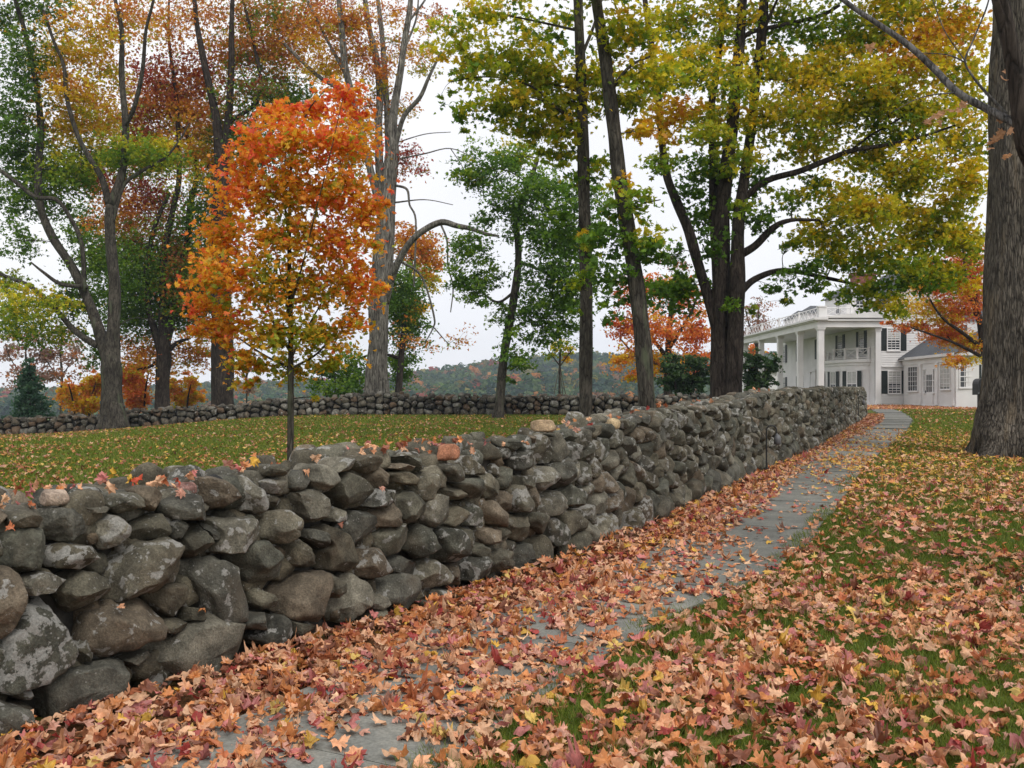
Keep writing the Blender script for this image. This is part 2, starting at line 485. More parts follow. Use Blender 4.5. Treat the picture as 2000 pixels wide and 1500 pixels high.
NU = 26
def stone_shape(poly, depth, seed, nth=28, nph=13, facets=7, rough=.05, square=.33):
    """rounded boulder whose outline follows a polygon; returns local (a, b, c) coordinates, c towards the viewer"""
    r0 = np.random.default_rng(seed)
    P = np.asarray(poly, float)
    # area centroid
    x, y = P[:, 0], P[:, 1]; x2, y2 = np.roll(x, -1), np.roll(y, -1)
    cr = x * y2 - x2 * y; A = cr.sum() / 2
    cx = ((x + x2) * cr).sum() / (6 * A); cy = ((y + y2) * cr).sum() / (6 * A)
    Q = P - (cx, cy)
    th = np.linspace(0, 2 * np.pi, nth, endpoint=False)
    R = np.zeros(nth)
    for k, t in enumerate(th):
        dx, dy = math.cos(t), math.sin(t); best = 0
        for i in range(len(Q)):
            ax, ay = Q[i]; bx, by = Q[(i + 1) % len(Q)]
            ex, ey = bx - ax, by - ay
            den = dx * ey - dy * ex
            if abs(den) < 1e-9: continue
            s = (ax * ey - ay * ex) / den; q = (ax * dy - ay * dx) / den
            if s > 0 and -1e-6 <= q <= 1 + 1e-6: best = max(best, s)
        R[k] = best
    R = np.where(R <= 0, np.median(R), R)
    R = np.roll(R, 1) * .04 + R * .92 + np.roll(R, -1) * .04
    ph = np.linspace(-np.pi / 2, np.pi / 2, nph)
    cp = np.sign(np.cos(ph)) * np.abs(np.cos(ph)) ** square
    cp[0] = cp[-1] = 0
    sp = np.sign(np.sin(ph)) * np.abs(np.sin(ph)) ** .8
    V = np.stack([np.outer(cp, np.cos(th) * R), np.outer(cp, np.sin(th) * R), np.outer(sp, np.ones(nth)) * depth], -1)
    sz = math.sqrt(abs(A))
    for k in range(facets):
        n = r0.normal(size=3); n[2] = abs(n[2]) * .9; n /= np.linalg.norm(n)
        D = V @ n
        mx = D.max(); lim = mx * r0.uniform(.62, .9)
        ov = np.clip(D - lim, 0, None)
        V = V - ov[..., None] * n * .97
    K = r0.normal(size=(7, 3)) * (6.5 / max(sz, .05)) * np.array([.5, .5, .6, .8, 1.2, 1.6, 2.2])[:, None]
    phs = r0.uniform(0, 6.3, 7)
    disp = sum(np.sin(V @ K[i] + phs[i]) for i in range(7)) * rough * sz / 7 * 1.6
    nn = V / (np.linalg.norm(V, axis=-1, keepdims=True) + 1e-6)
    V = V + nn * disp[..., None]
    V = V.reshape(-1, 3)
    i = np.arange(nph - 1)[:, None] * nth; j = np.arange(nth)[None]; j2 = (j + 1) % nth
    Fq = np.stack([i + j, i + j2, i + nth + j2, i + nth + j], -1).reshape(-1, 4)
    return V, Fq, (cx, cy), sz

TINT = [(.085, .083, .07), (.10, .095, .078), (.072, .072, .066), (.115, .108, .09), (.095, .087, .07), (.125, .12, .105), (.078, .08, .07), (.125, .105, .085)]
def stone_col(r0, far=False):
    c = np.array(TINT[r0.integers(len(TINT))]) * r0.uniform(.85, 1.35) * np.array([1.02, .98, .86])
    li = r0.choice([0.0, .04, .09, .14, .19], p=[.18, .25, .26, .2, .11])
    return np.array([*c, li - .02])

def place_stone(poly_uv, depth, setback, seed, col, nth=28, nph=13, wall='near', facets=7, rough=.05):
    V, Fq, (cu, cv), sz = stone_shape(poly_uv, depth, seed, nth, nph, facets, rough)
    if wall == 'near':
        o, d, n = wall_at(cu); zb = float(gz(*o)); batter = .07
    else:
        o, d, n = far_at(cu); zb = float(gz(*o)); batter = .04
    off = -batter * cv - setback
    X = o[0] + d[0] * V[:, 0] + n[0] * (V[:, 2] + off)
    Y = o[1] + d[1] * V[:, 0] + n[1] * (V[:, 2] + off)
    Z = zb + cv + V[:, 1]
    return np.stack([X, Y, Z], -1), Fq, np.tile(col, (len(V), 1)), sz / max(o[1], 2)

# outlines of the near stones, read from the photograph (coordinates in two enlargements of it)
Z7 = """0,1130 90,1150 170,1200 215,1290 180,1350 90,1420 0,1460 -140,1460 -180,1300 -90,1150
215,1120 330,1040 590,965 640,1000 670,1080 640,1160 380,1270 260,1290 200,1200
680,1020 760,900 1040,780 1180,820 1320,930 1280,990 900,1150 790,1150 720,1080
120,1110 180,1120 190,1180 150,1180 90,1150
0,1110 40,960 60,860 150,760 200,690 330,660 400,760 415,800 385,870 410,960 390,1040 80,1120
-80,540 50,535 110,600 130,690 120,740 60,850 -40,890 -120,760
-90,880 10,890 35,980 15,1050 -90,1080
100,610 210,550 280,560 360,605 150,690 120,650
310,570 450,540 540,580 570,690 440,765 395,745 370,680
440,880 480,760 600,695 780,680 808,760 790,830 735,910 500,975 470,950
400,940 440,880 500,900 480,980 430,1000
560,470 620,430 740,400 900,385 950,450 955,520 920,590 740,640 590,690 550,600
780,640 850,605 930,620 945,700 930,780 900,790 830,740 800,700
810,790 890,765 910,800 900,840 800,845
950,720 1000,730 1005,770 950,790
940,560 1010,490 1080,480 1180,520 1240,590 1265,680 1230,740 1140,795 1010,770 960,720 930,640
640,980 700,950 750,930 740,970 690,1010
-80,270 50,240 95,290 95,320 40,345 -80,345
-90,350 20,355 75,430 60,490 20,520 -90,520
90,260 210,240 245,300 240,330 110,325
60,390 130,340 250,340 285,420 290,490 240,540 100,540 60,480
260,290 310,250 400,240 500,280 525,330 480,390 390,405 290,380
300,440 380,415 530,430 560,470 550,530 310,525
490,400 540,310 600,275 670,290 690,340 680,360 590,430 560,430
685,350 710,310 800,270 880,265 900,330 895,375 720,395
890,310 920,285 945,300 935,370 905,385
940,340 970,310 1030,320 1055,410 1040,470 990,510 960,490 945,420
1030,310 1060,310 1110,345 1105,380 1060,390
1070,280 1100,255 1240,250 1265,330 1260,420 1190,485 1100,470 1060,440 1090,380
1245,280 1280,270 1305,330 1300,370 1270,390
1190,450 1260,405 1350,400 1420,440 1460,500 1440,560 1270,610 1250,570 1190,500
1310,310 1350,260 1440,250 1510,300 1535,350 1490,395 1390,405 1310,370
1450,190 1530,150 1600,145 1650,190 1660,230 1640,290 1590,330 1540,310 1460,240
1350,180 1390,160 1440,190 1445,230 1420,245 1350,230
1540,340 1570,335 1620,360 1635,395 1610,430 1540,380
1430,440 1530,390 1580,420 1585,490 1530,520 1470,510
1600,340 1680,310 1730,350 1740,430 1760,500 1740,545 1620,520 1590,480 1640,420
1370,680 1440,590 1510,560 1590,545 1615,600 1610,700 1580,770 1450,765 1370,730
1610,570 1650,555 1690,600 1680,650 1640,690 1615,660
1620,720 1680,640 1700,580 1740,560 1800,590 1835,660 1810,750 1760,785 1660,780
1270,650 1290,630 1340,670 1345,720 1310,735 1270,700
1180,800 1230,750 1320,740 1335,790 1300,830 1220,830
1250,870 1300,830 1350,760 1380,760 1400,830 1425,890 1400,930 1320,900
1700,340 1740,290 1780,245 1820,260 1850,340 1800,400 1770,425 1730,400
1770,500 1790,420 1850,395 1890,430 1910,500 1900,540 1850,570 1790,565
1670,120 1710,80 1770,60 1820,90 1830,150 1800,210 1740,245 1700,220 1660,180
1810,210 1850,145 1910,135 1925,170 1910,220 1850,255
1850,720 1890,720 1895,760 1820,795 1800,790
1840,620 1880,580 1980,560 2040,580 2060,660 2040,720 1940,750 1900,740 1850,690
590,180 650,165 740,165 750,250 640,260 595,230
740,150 780,130 820,150 850,190 845,240 770,255 750,210
860,220 920,180 1000,170 1050,200 1075,270 1060,290 900,285 860,250
1020,140 1060,95 1130,95 1200,130 1240,210 1210,240 1130,248 1050,220
1200,130 1220,80 1290,90 1340,170 1350,210 1330,260 1240,240 1240,190
1315,110 1400,85 1460,110 1460,150 1400,170 1350,150
1430,100 1480,50 1530,40 1565,80 1560,130 1490,155 1460,130
1530,30 1590,5 1650,40 1670,90 1640,135 1590,140 1560,90
450,230 510,210 580,230 580,260 490,265
1665,280 1690,230 1730,270 1720,290 1670,300
1400,780 1500,800 1560,830 1450,850
1320,40 1400,20 1470,60 1400,80 1330,85"""
Z3 = """530,420 640,360 700,300 760,400 740,500 640,560 570,530
590,600 640,550 740,480 800,470 870,600 860,660 790,720 670,755 630,700
690,240 730,235 765,340 750,360 700,300
740,220 800,210 870,250 900,330 940,450 900,500 820,500 770,420
930,400 970,300 1050,225 1110,250 1150,350 1140,450 1080,520 1000,530 950,460
870,180 940,110 1010,100 1050,140 1050,200 980,310 920,300 880,240
990,80 1060,50 1120,70 1135,140 1110,210 1060,210 1040,130
1050,30 1120,10 1200,40 1255,90 1240,130 1150,170 1130,110
1240,0 1330,-40 1450,-30 1470,20 1430,110 1330,130 1260,110
1100,230 1180,200 1230,210 1290,280 1200,310 1130,310
1200,190 1280,150 1370,140 1420,210 1435,280 1310,290
1120,480 1150,380 1220,325 1300,350 1330,430 1290,510 1200,530
1400,200 1440,120 1500,105 1555,140 1555,220 1510,310 1450,290
1310,400 1340,330 1400,370 1465,460 1430,510 1310,510
1425,310 1530,340 1580,430 1575,530 1480,490 1440,410
860,620 890,540 960,500 1010,600 1025,690 940,765 850,700
1010,720 1050,560 1100,525 1180,540 1240,640 1250,750 1220,800 1090,795
1200,560 1250,520 1300,515 1325,620 1290,720 1250,730 1230,640
1380,560 1430,530 1540,540 1550,620 1520,660 1430,680 1400,620
1550,560 1600,530 1630,560 1610,620 1560,640
1620,500 1650,430 1720,420 1760,490 1765,600 1720,625 1640,600
1590,450 1620,460 1620,510 1590,510
1245,790 1290,735 1350,735 1410,800 1425,880 1370,945 1280,930 1245,860
1410,790 1440,700 1520,665 1600,680 1640,740 1620,800 1500,870 1430,840
670,800 720,740 790,730 860,780 890,840 880,930 800,910 680,880
890,790 1000,785 1070,810 1150,840 1140,900 1060,960 920,1010 890,950
1150,830 1210,800 1245,870 1240,950 1130,980 1100,960
1640,760 1680,690 1760,650 1800,760 1820,840 1690,860 1640,840
1790,650 1850,590 1920,680 1955,770 1940,800 1830,810
1730,430 1780,390 1850,420 1880,520 1860,570 1770,510
1890,500 1920,460 1990,460 2040,520 2040,640 1960,665 1900,590
1550,250 1640,245 1665,300 1650,400 1590,410 1550,340
1670,260 1700,200 1750,200 1760,300 1740,400 1690,410 1660,330
1770,260 1800,210 1860,220 1870,320 1820,380 1770,350
1560,80 1620,50 1690,90 1680,180 1600,235 1560,180
1880,260 1980,245 2050,300 2030,420 1900,440 1870,370
1680,150 1740,110 1820,130 1820,200 1740,220
1770,100 1850,40 1940,60 2000,160 1980,230 1860,210 1810,140
1310,690 1400,640 1410,690 1400,780 1330,740
900,1030 1000,1010 1150,1010 1170,1060 1020,1100 930,1080
880,1100 960,1090 1000,1120 940,1150 880,1140
555,110 600,70 700,60 760,130 740,190 620,210
740,110 800,85 880,90 915,150 860,190 760,170
720,40 800,25 890,60 890,85 780,75
750,0 850,-20 960,-10 1000,30 990,90 890,80 820,30
240,20 300,-20 400,-20 460,50 400,80 270,100
400,10 480,-30 640,-40 700,20 640,60 500,110 450,70
480,1060 560,1040 630,1080 640,1130 560,1160 470,1140"""
hand = []
for txt, ox, oy, k in ((Z7, 0, 900, 2.5), (Z3, 600, 900, 4.0)):
    for line in txt.strip().split("\n"):
        pl = [tuple(float(q) for q in w.split(",")) for w in line.split()]
        uv = [px2uv(ox + a / k, oy + b / k) for a, b in pl]
        hand.append(np.array(uv))
hand_c = np.array([h.mean(0) for h in hand])

def clip_poly(P, m, nrm):
    out = []
    for i in range(len(P)):
        a, b = P[i], P[(i + 1) % len(P)]
        da, db = (a - m) @ nrm, (b - m) @ nrm
        if da <= 0: out.append(a)
        if da * db < 0: out.append(a + (b - a) * (da / (da - db)))
    return out
def voronoi(seeds, build, bounds, gap, r0):
    """cells of the seeds, pulled in a little so that joints show"""
    res = {}
    for i in build:
        s = seeds[i]
        P = [s + np.array(q) for q in ((-.4, -.4), (.4, -.4), (.4, .4), (-.4, .4))]
        dd = np.abs(seeds - s).max(1)
        for j in np.where((dd < .8) & (dd > 1e-6))[0]:
            v = seeds[j] - s; l = np.linalg.norm(v)
            P = clip_poly(P, s + v / 2, v / l)
            if len(P) < 3: break
        P = clip_poly(P, np.array([0, bounds[0](s[0])]), np.array([0, -1.0])) if len(P) > 2 else P
        P = clip_poly(P, np.array([0, bounds[1](s[0])]), np.array([0, 1.0])) if len(P) > 2 else P
        if len(P) < 3: continue
        P = np.array(P); c = P.mean(0)
        P = c + (P - c) * (1 - gap) + r0.normal(size=P.shape) * .008
        x, y = P[:, 0], P[:, 1]
        A = abs((x * np.roll(y, -1) - y * np.roll(x, -1)).sum()) / 2
        if A < .003: continue
        res[i] = P
    return res

r0 = np.random.default_rng(21)
uS = px2uv(1075, 1000)[0]
pool = []            # (pixel size, vertices, faces, colours)
for k, h in enumerate(hand):
    c = stone_col(r0)
    dep = .13 + .2 * math.sqrt(max(1e-4, np.ptp(h[:, 0]) * np.ptp(h[:, 1])))
    hh = h.mean(0) + (h - h.mean(0)) * 1.085
    V, Fq, C, ps = place_stone(hh, min(dep, .26) * .78, .05 + r0.uniform(-.035, .045), 1000 + k, c, 60, 27, facets=int(r0.integers(8, 14)), rough=.05)
    pool.append((ps * 1.3, V, Fq, C))
# random courses for the rest of the near wall
seeds = [];
u = uS - .5
cols_u = []
while u < UEND - .05:
    H = wall_h(u); v = r0.uniform(0, .14); wcol = r0.uniform(.2, .36)
    while v < H + .1:
        hgt = r0.uniform(.14, .3) * (1.1 if v < .4 else .85)
        seeds.append((u + r0.uniform(-.1, .1) + wcol / 2, v + hgt / 2)); v += hgt
    u += wcol
seeds = np.array(seeds)
dh = np.array([np.min(np.hypot(*(hand_c - s).T)) for s in seeds])
hu_max = np.array([max([h[:, 0].max() for h in hand if h[:, 1].min() - .05 < s[1] < h[:, 1].max() + .05] + [0]) for s in seeds])
keep = (seeds[:, 0] > hu_max + .06) & (dh > .12)
seeds = seeds[keep]
allS = np.concatenate([seeds, hand_c])
cells = voronoi(allS, range(len(seeds)), (lambda u: -.03, lambda u: wall_h(u) + .02), -.03, r0)
for i, P in cells.items():
    o, d, n = wall_at(P[:, 0].mean())
    far = o[1]
    nth, nph = (48, 22) if far < 13 else ((32, 15) if far < 22 else (18, 9))
    dep = min(.24, .08 + .35 * math.sqrt(max(1e-3, np.ptp(P[:, 0]) * np.ptp(P[:, 1]))) / 1.2)
    V, Fq, C, ps = place_stone(P, dep * .8, .05 + r0.uniform(-.045, .045), 3000 + i, stone_col(r0), nth, nph, facets=int(r0.integers(9, 15)), rough=.055)
    pool.append((ps, V, Fq, C))
# stones laid flat along the top, and small chinking set back in the joints
def lump(cx, cy, cz, rx, ry, rz, seed, col, yaw, nth=22, nph=11, facets=6):
    poly = [(rx * math.cos(a) * q, ry * math.sin(a) * q) for a, q in [(2 * math.pi * k / 9, random.Random(seed * 9 + k).uniform(.85, 1.08)) for k in range(9)]]
    V, Fq, _, sz = stone_shape(poly, rz, seed, nth, nph, facets, .05, .55)
    c, s = math.cos(yaw), math.sin(yaw)
    Wd = np.stack([cx + V[:, 0] * c - V[:, 1] * s, cy + V[:, 0] * s + V[:, 1] * c, cz + V[:, 2]], -1)
    return Wd, Fq, np.tile(col, (len(V), 1)), sz / max(cy, 2)
u = .3; k = 0
while u < UEND - .2:
    o, d, n = wall_at(u); H = wall_h(u)
    far = o[1]
    for back in (.22, .5, .78):
        rx = r0.uniform(.1, .22); ry = r0.uniform(.09, .16); rz = r0.uniform(.06, .11)
        dz = r0.uniform(-.07, .02) if back < .4 else r0.uniform(-.09, .035)
        p = o - n * (back + r0.uniform(-.05, .05)) + d * r0.uniform(-.1, .1)
        z = float(gz(*o)) + H - .06 + dz
        V, Fq, C, ps = lump(p[0], p[1], z, rx, ry, rz, 7000 + k, stone_col(r0), math.atan2(d[1], d[0]) + r0.uniform(-.4, .4), *((24, 12) if far < 14 else (14, 8)))
        pool.append((ps * .45, V, Fq, C)); k += 1
    u += r0.uniform(.2, .34)
for k in range(420):
    u = r0.uniform(.3, UEND - .3) if k > 260 else r0.uniform(.5, uS + 1)
    v = r0.uniform(.02, wall_h(u) - .12)
    s = r0.uniform(.05, .12)
    poly = np.array([(u + s * math.cos(a) * 1.2, v + s * math.sin(a)) for a in np.linspace(0, 2 * math.pi, 8)[:-1]])
    V, Fq, C, ps = place_stone(poly, .08, .12, 9000 + k, stone_col(r0) * np.array([.9, .85, .8, 1]), 14, 8)
    pool.append((ps * .2, V, Fq, C))

def wall_object(root, pool, core, keep):
    pool.sort(key=lambda q: -q[0])
    for q in pool[:keep]:
        b = MB(); b.add(q[1], q[2], q[3]); b.build("stone", M['stone'], root, True)
    b = MB()
    for q in pool[keep:]: b.add(q[1], q[2], q[3])
    o = b.build("small_stones", M['stone'], root, True); o["kind"] = "stuff"
    core.build("rubble_core", M['core'], root)

def core_of(at, u0, u1, hfun, inset, thick, step=.4):
    b = MB()
    us = np.arange(u0, u1 + 1e-6, step); V = []
    for u in us:
        o, d, n = at(u); z = float(gz(*o)); H = hfun(u)
        for back, zz in ((inset, -.3), (inset + .04, H - .13), (thick - .06, H - .13), (thick, -.6)):
            p = o - n * back
            V.append((p[0], p[1], z + zz))
    n = len(us); Fq = []
    for i in range(n - 1):
        for a in range(3):
            Fq.append((i * 4 + a, i * 4 + a + 1, i * 4 + 5 + a, i * 4 + 4 + a))
    Fq += [(0, 1, 2, 3), ((n - 1) * 4, (n - 1) * 4 + 3, (n - 1) * 4 + 2, (n - 1) * 4 + 1)]
    b.add(V, Fq)
    return b
# boulders closing the end of the near wall and its hidden back
for v in np.arange(.1, 1.2, .24):
    for back in (.12, .42, .7):
        o, d, n = wall_at(UEND - .02)
        p = o - n * back + d * .06
        pool.append((.003,) + lump(p[0], p[1], float(gz(*o)) + v, .15, .17, .13, int(v * 100 + back * 10), stone_col(r0), .5, 14, 8)[:3])
u = .3
while u < UEND - 1:
    o, d, n = wall_at(u); H = wall_h(u)
    for v in np.arange(.12, H - .12, .28):
        p = o - n * .86 + d * r0.uniform(-.1, .1)
        pool.append((.0001,) + lump(p[0], p[1], float(gz(*o)) + v, .19, .12, .15, int(u * 100 + v * 10), stone_col(r0), math.atan2(d[1], d[0]), 10, 6)[:3])
    u += .36
near_wall = empty("stone_wall", (0, 8.64, 0), "high lichen-spotted fieldstone wall running beside the leaf-covered flagstone path", "stone wall")
wall_object(near_wall, pool, core_of(wall_at, 0, UEND, wall_h, .17, .86), 100)

# far wall across the lawn, meeting the near wall's end
FAR = np.array([(-42, 43.0), (-30, 43.6), (-23.2, 44.2), (-14, 45.2), (-6, 46.0), (0, 46.3), (8, 45.2), (14.9, 44.2)])
FS = np.concatenate([[0], np.cumsum(np.linalg.norm(np.diff(FAR, axis=0), axis=1))])
def far_at(u):
    X = np.interp(u, FS, FAR[:, 0]); Y = np.interp(u, FS, FAR[:, 1])
    X2 = np.interp(u + .5, FS, FAR[:, 0]) - np.interp(u - .5, FS, FAR[:, 0])
    Y2 = np.interp(u + .5, FS, FAR[:, 1]) - np.interp(u - .5, FS, FAR[:, 1])
    l = math.hypot(X2, Y2)
    d = np.array([X2 / l, Y2 / l]); return np.array([X, Y]), d, np.array([d[1], -d[0]])
def far_h(u):
    x = np.interp(u, FS, FAR[:, 0])
    base = np.interp(x, [-42, -24, -18, -10, -6, 0, 6, 11, 15], [.72, .74, .72, .74, .9, .86, .84, .9, 1.15])
    return float(base + (vnoise(np.array([x * .9]), np.array([3.3]), 4)[0] - .5) * .2)
pool = []
seeds = []; u = .2
while u < FS[-1] - .1:
    H = far_h(u); v = r0.uniform(-.05, .12); wc = r0.uniform(.26, .5)
    while v < H + .05:
        hg = r0.uniform(.16, .34); seeds.append((u + r0.uniform(-.12, .12) + wc / 2, v + hg / 2)); v += hg
    u += wc
seeds = np.array(seeds)
FT = [(.11, .09, .066), (.085, .075, .058), (.13, .115, .09), (.12, .08, .052), (.06, .054, .044), (.17, .16, .135)]
for i, P in voronoi(seeds, range(len(seeds)), (lambda u: -.05, lambda u: far_h(u) + .03), .04, r0).items():
    c = np.array([*(np.array(FT[r0.integers(len(FT))]) * r0.uniform(.7, 1.1)), r0.choice([-.1, .04, .1])])
    V, Fq, C, ps = place_stone(P, .17, .06 + r0.uniform(-.08, .08), 20000 + i, c, 13, 8, 'far', 5)
    x = V[:, 0].mean(); y = V[:, 1].mean()
    pool.append((ps * (1.0 if -.52 < x / y < .3 else .01), V, Fq, C))
u = .3; k = 0
while u < FS[-1]:
    o, d, n = far_at(u); H = far_h(u)
    for back in (.2, .5):
        p = o - n * back
        c = np.array([*(np.array(FT[r0.integers(len(FT))]) * r0.uniform(.7, 1.1)), .03])
        pool.append((.0001,) + lump(p[0], p[1], float(gz(*o)) + H - .03 + r0.uniform(-.06, .1), r0.uniform(.12, .26), .16, r0.uniform(.08, .14), 30000 + k, c, r0.uniform(-.4, .4), 12, 7)[:3]); k += 1
    u += r0.uniform(.24, .44)
far_wall = empty("stone_wall", (0, 46.3, .6), "low brownish fieldstone wall along the far edge of the lawn, behind the tree trunks", "stone wall")
wall_object(far_wall, pool, core_of(far_at, 0, FS[-1], far_h, .2, .7, .8), 100)

# loose stones lying on top of the near wall, each one liftable
def loose(label, px, py, wpx, hpx, back, col, seed, flat=.8, yaw=0.3, facets=5, li=-.1):
    uu, vv = px2uv(px, py); o, d, n = wall_at(uu); p = o - n * back
    Y = p[1]; k = Y / F
    # the sight line meets the set-back point a little further along the wall
    x = (px - 1000) * Y / F; z = EYE + (HZ - py) * Y / F
    rx, rz = wpx * k / 2, hpx * k / 2
    V, Fq, C, _ = lump(x, Y, z, rx, rx * flat, rz, seed, np.array([*col, li]), yaw, 26, 13, facets)
    b = MB(); b.add(V, Fq, C)
    e = b.build("loose_stone", M['stone'], None, True)
    tag(e, label, "stone", "loose stones lying on the wall")
loose("pale tan flat-topped block on the wall top near the left edge of the photo", 106, 970, 70, 34, .35, (.4, .31, .24), 1, .7, .2, 9)
loose("dusky pink rounded stone half buried in leaves on the left stretch of wall top", 364, 953, 54, 24, .4, (.22, .12, .1), 2)
loose("small black stone beside the dusky pink one on the wall top", 415, 938, 44, 24, .42, (.03, .03, .03), 3)
loose("reddish brown wedge-shaped stone amid a tuft of leaves on the wall top", 872, 882, 66, 34, .25, (.34, .15, .085), 4, .8, .5, 9)
loose("long rounded tan boulder on the wall top before the thin leaning tree", 1062, 832, 62, 24, .6, (.36, .26, .16), 5)
loose("short rounded tan boulder on the wall top right of the straight dark trunk", 1196, 828, 34, 22, .6, (.42, .32, .19), 6)

# ------------------------------------------------------------------ leaves
_half = [(0, 1), (.15, .74), (.31, .70), (.25, .47), (.46, .58), (.70, .62), (.64, .42), (.50, .23), (.70, .20), (.90, .10), (.68, -.06), (.50, -.14), (.50, -.40), (.22, -.28)]
OUT0 = np.array(_half + [(0, -.24)] + [(-a, b) for a, b in _half[:0:-1]])
_h2 = [(0, 1), (.24, .48), (.66, .60), (.48, .20), (.88, .05), (.38, -.28)]
OUT1 = np.array(_h2 + [(0, -.2)] + [(-a, b) for a, b in _h2[:0:-1]])
OUT2 = np.array([(0, 1), (.2, .3), (.85, .35), (.3, -.3), (-.3, -.3), (-.85, .35), (-.2, .3)])
OUT3 = np.array([(0, .95), (.72, .1), (0, -.6), (-.72, .1)])

_ov = [(0, 1), (.12, .84), (.26, .66), (.35, .46), (.42, .24), (.43, .02), (.38, -.18), (.28, -.36), (.15, -.5)]
OUT4 = np.array(_ov + [(0, -.58)] + [(-a, b) for a, b in _ov[:0:-1]])
_l3 = [(0, 1), (.14, .80), (.27, .68), (.24, .46), (.40, .42), (.68, .50), (.74, .30), (.62, .08), (.50, -.10), (.38, -.24), (.2, -.34)]
OUT5 = np.array(_l3 + [(0, -.3)] + [(-a, b) for a, b in _l3[:0:-1]])
# a torn maple leaf: one lobe gone
OUT6 = OUT0.copy(); OUT6[3:8] = OUT6[3:8] * .45 + np.array([.02, .06]); OUT6[20:23] *= .6

def leaf_template(kind):
    if kind in (0, 4, 5, 6):
        o = {0: OUT0, 4: OUT4, 5: OUT5, 6: OUT6}[kind]; c = np.array([0, .08]); ring = c + (o[::2] - c) * .5; n = len(o); m = len(ring)
        V = np.concatenate([[c], ring, o])
        T = [(0, 1 + i, 1 + (i + 1) % m) for i in range(m)]
        for i in range(m):
            a, b, d = 1 + m + 2 * i, 1 + m + (2 * i + 1) % n, 1 + m + (2 * i + 2) % n
            r, q = 1 + i, 1 + (i + 1) % m
            T += [(r, a, b), (r, b, q), (q, b, d)]
        return V, np.array(T)
    o = {1: OUT1, 2: OUT2, 3: OUT3}[kind]
    if kind == 3: return o, np.array([(0, 1, 2, 3)])
    c = np.array([0, .08]); n = len(o)
    return np.concatenate([[c], o]), np.array([(0, 1 + i, 1 + (i + 1) % n) for i in range(n)])
TEMPL = {k: leaf_template(k) for k in range(7)}

def add_leaves(mb, P, size, up, col, kind, curl=.3, r=None):
    """P (n,3) centres, size (n,), up (n,3) normals, col (n,3)"""
    r = r or rng
    n = len(P)
    if n == 0: return
    T, Fc = TEMPL[kind]
    m = len(T)
    up = up / (np.linalg.norm(up, axis=1)[:, None] + 1e-9)
    a = r.normal(size=(n, 3))
    ax = np.cross(up, a); ax /= np.linalg.norm(ax, axis=1)[:, None] + 1e-9
    ay = np.cross(up, ax)
    c1 = r.normal(-.25, 1, n) * curl; c2 = r.normal(-.1, 1, n) * curl; c3 = r.normal(0, .7, n) * curl; c4 = r.normal(0, 1.0, n) * curl
    x = T[:, 0][None]; y = T[:, 1][None]
    z = c1[:, None] * x * x + c2[:, None] * y * y + c3[:, None] * np.abs(x) + c4[:, None] * x * y
    if kind in (0, 4, 5, 6):
        z = z + curl * .35 * np.sin(5 * x + 7 * y + r.uniform(0, 6.3, n)[:, None])
    # strongly rolled edges shorten the blade
    sh = 1 - .25 * np.abs(c1)[:, None] * x * x
    s = size[:, None, None]
    V = P[:, None] + s * (ax[:, None] * (x * sh)[..., None] + ay[:, None] * (y + 0 * x)[..., None] + up[:, None] * z[..., None])
    Fa = (Fc[None] + (np.arange(n) * m)[:, None, None]).reshape(-1, Fc.shape[1])
    C = np.repeat(col, m, axis=0)
    mb.add(V.reshape(-1, 3), Fa, C)

# real leaf pigments (albedo)
G0 = (.055, .125, .012); G1 = (.105, .215, .014); G2 = (.21, .32, .015); YG = (.42, .44, .015); YL = (.80, .60, .02); GO = (.80, .46, .014)
OR = (.68, .26, .035); RO = (.74, .17, .04); RD = (.34, .045, .03); DR = (.30, .042, .026); RU = (.50, .17, .025); BR = (.2, .09, .035); PK = (.33, .21, .17)
PAL = {
    'G': [(4, G0), (4, G1), (2, G2)],
    'GY': [(1.5, G0), (3, G1), (3.4, G2), (2.4, YG), (.8, YL)],
    'Y': [(1.4, G1), (2, G2), (3.4, YG), (3.6, YL), (1.7, GO)],
    'YG': [(2, G1), (3, G2), (3.4, YG), (2.2, YL), (1.1, GO)],
    'OY': [(1, G2), (1.4, YG), (2, YL), (2.4, GO), (1.6, OR), (1, RU)],
    'RU': [(.8, G2), (.9, YG), (1.6, GO), (2.4, OR), (3, RU), (1, DR)],
    'R': [(.8, G2), (2.4, RU), (2, RD), (2, DR)],
    'GR': [(1.5, G0), (3, G1), (2, G2), (2.4, RU), (.9, RD)],
    'O': [(4, OR), (3, RO), (1.4, GO), (1, RU)],
    'OO': [(3, OR), (3, GO), (1.2, YL), (1, YG), (1, RO)],
    'RO': [(4, RO), (2, RD), (3, OR), (1, GO)],
    'PK': [(4, PK), (1, RU), (1, (.2, .17, .1)), (1, (.3, .12, .08))],
    'EV': [(3, (.03, .085, .045)), (3, (.05, .12, .06)), (1, (.08, .16, .07))],
    'RH': [(3, (.02, .05, .015)), (3, (.035, .08, .02)), (1.5, (.08, .14, .04))],
}
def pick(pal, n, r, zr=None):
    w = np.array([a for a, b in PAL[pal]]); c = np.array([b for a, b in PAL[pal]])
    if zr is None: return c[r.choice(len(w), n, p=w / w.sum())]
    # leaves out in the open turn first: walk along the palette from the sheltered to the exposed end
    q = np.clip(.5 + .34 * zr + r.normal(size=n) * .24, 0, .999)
    return c[np.searchsorted(np.cumsum(w) / w.sum(), q).clip(0, len(w) - 1)]

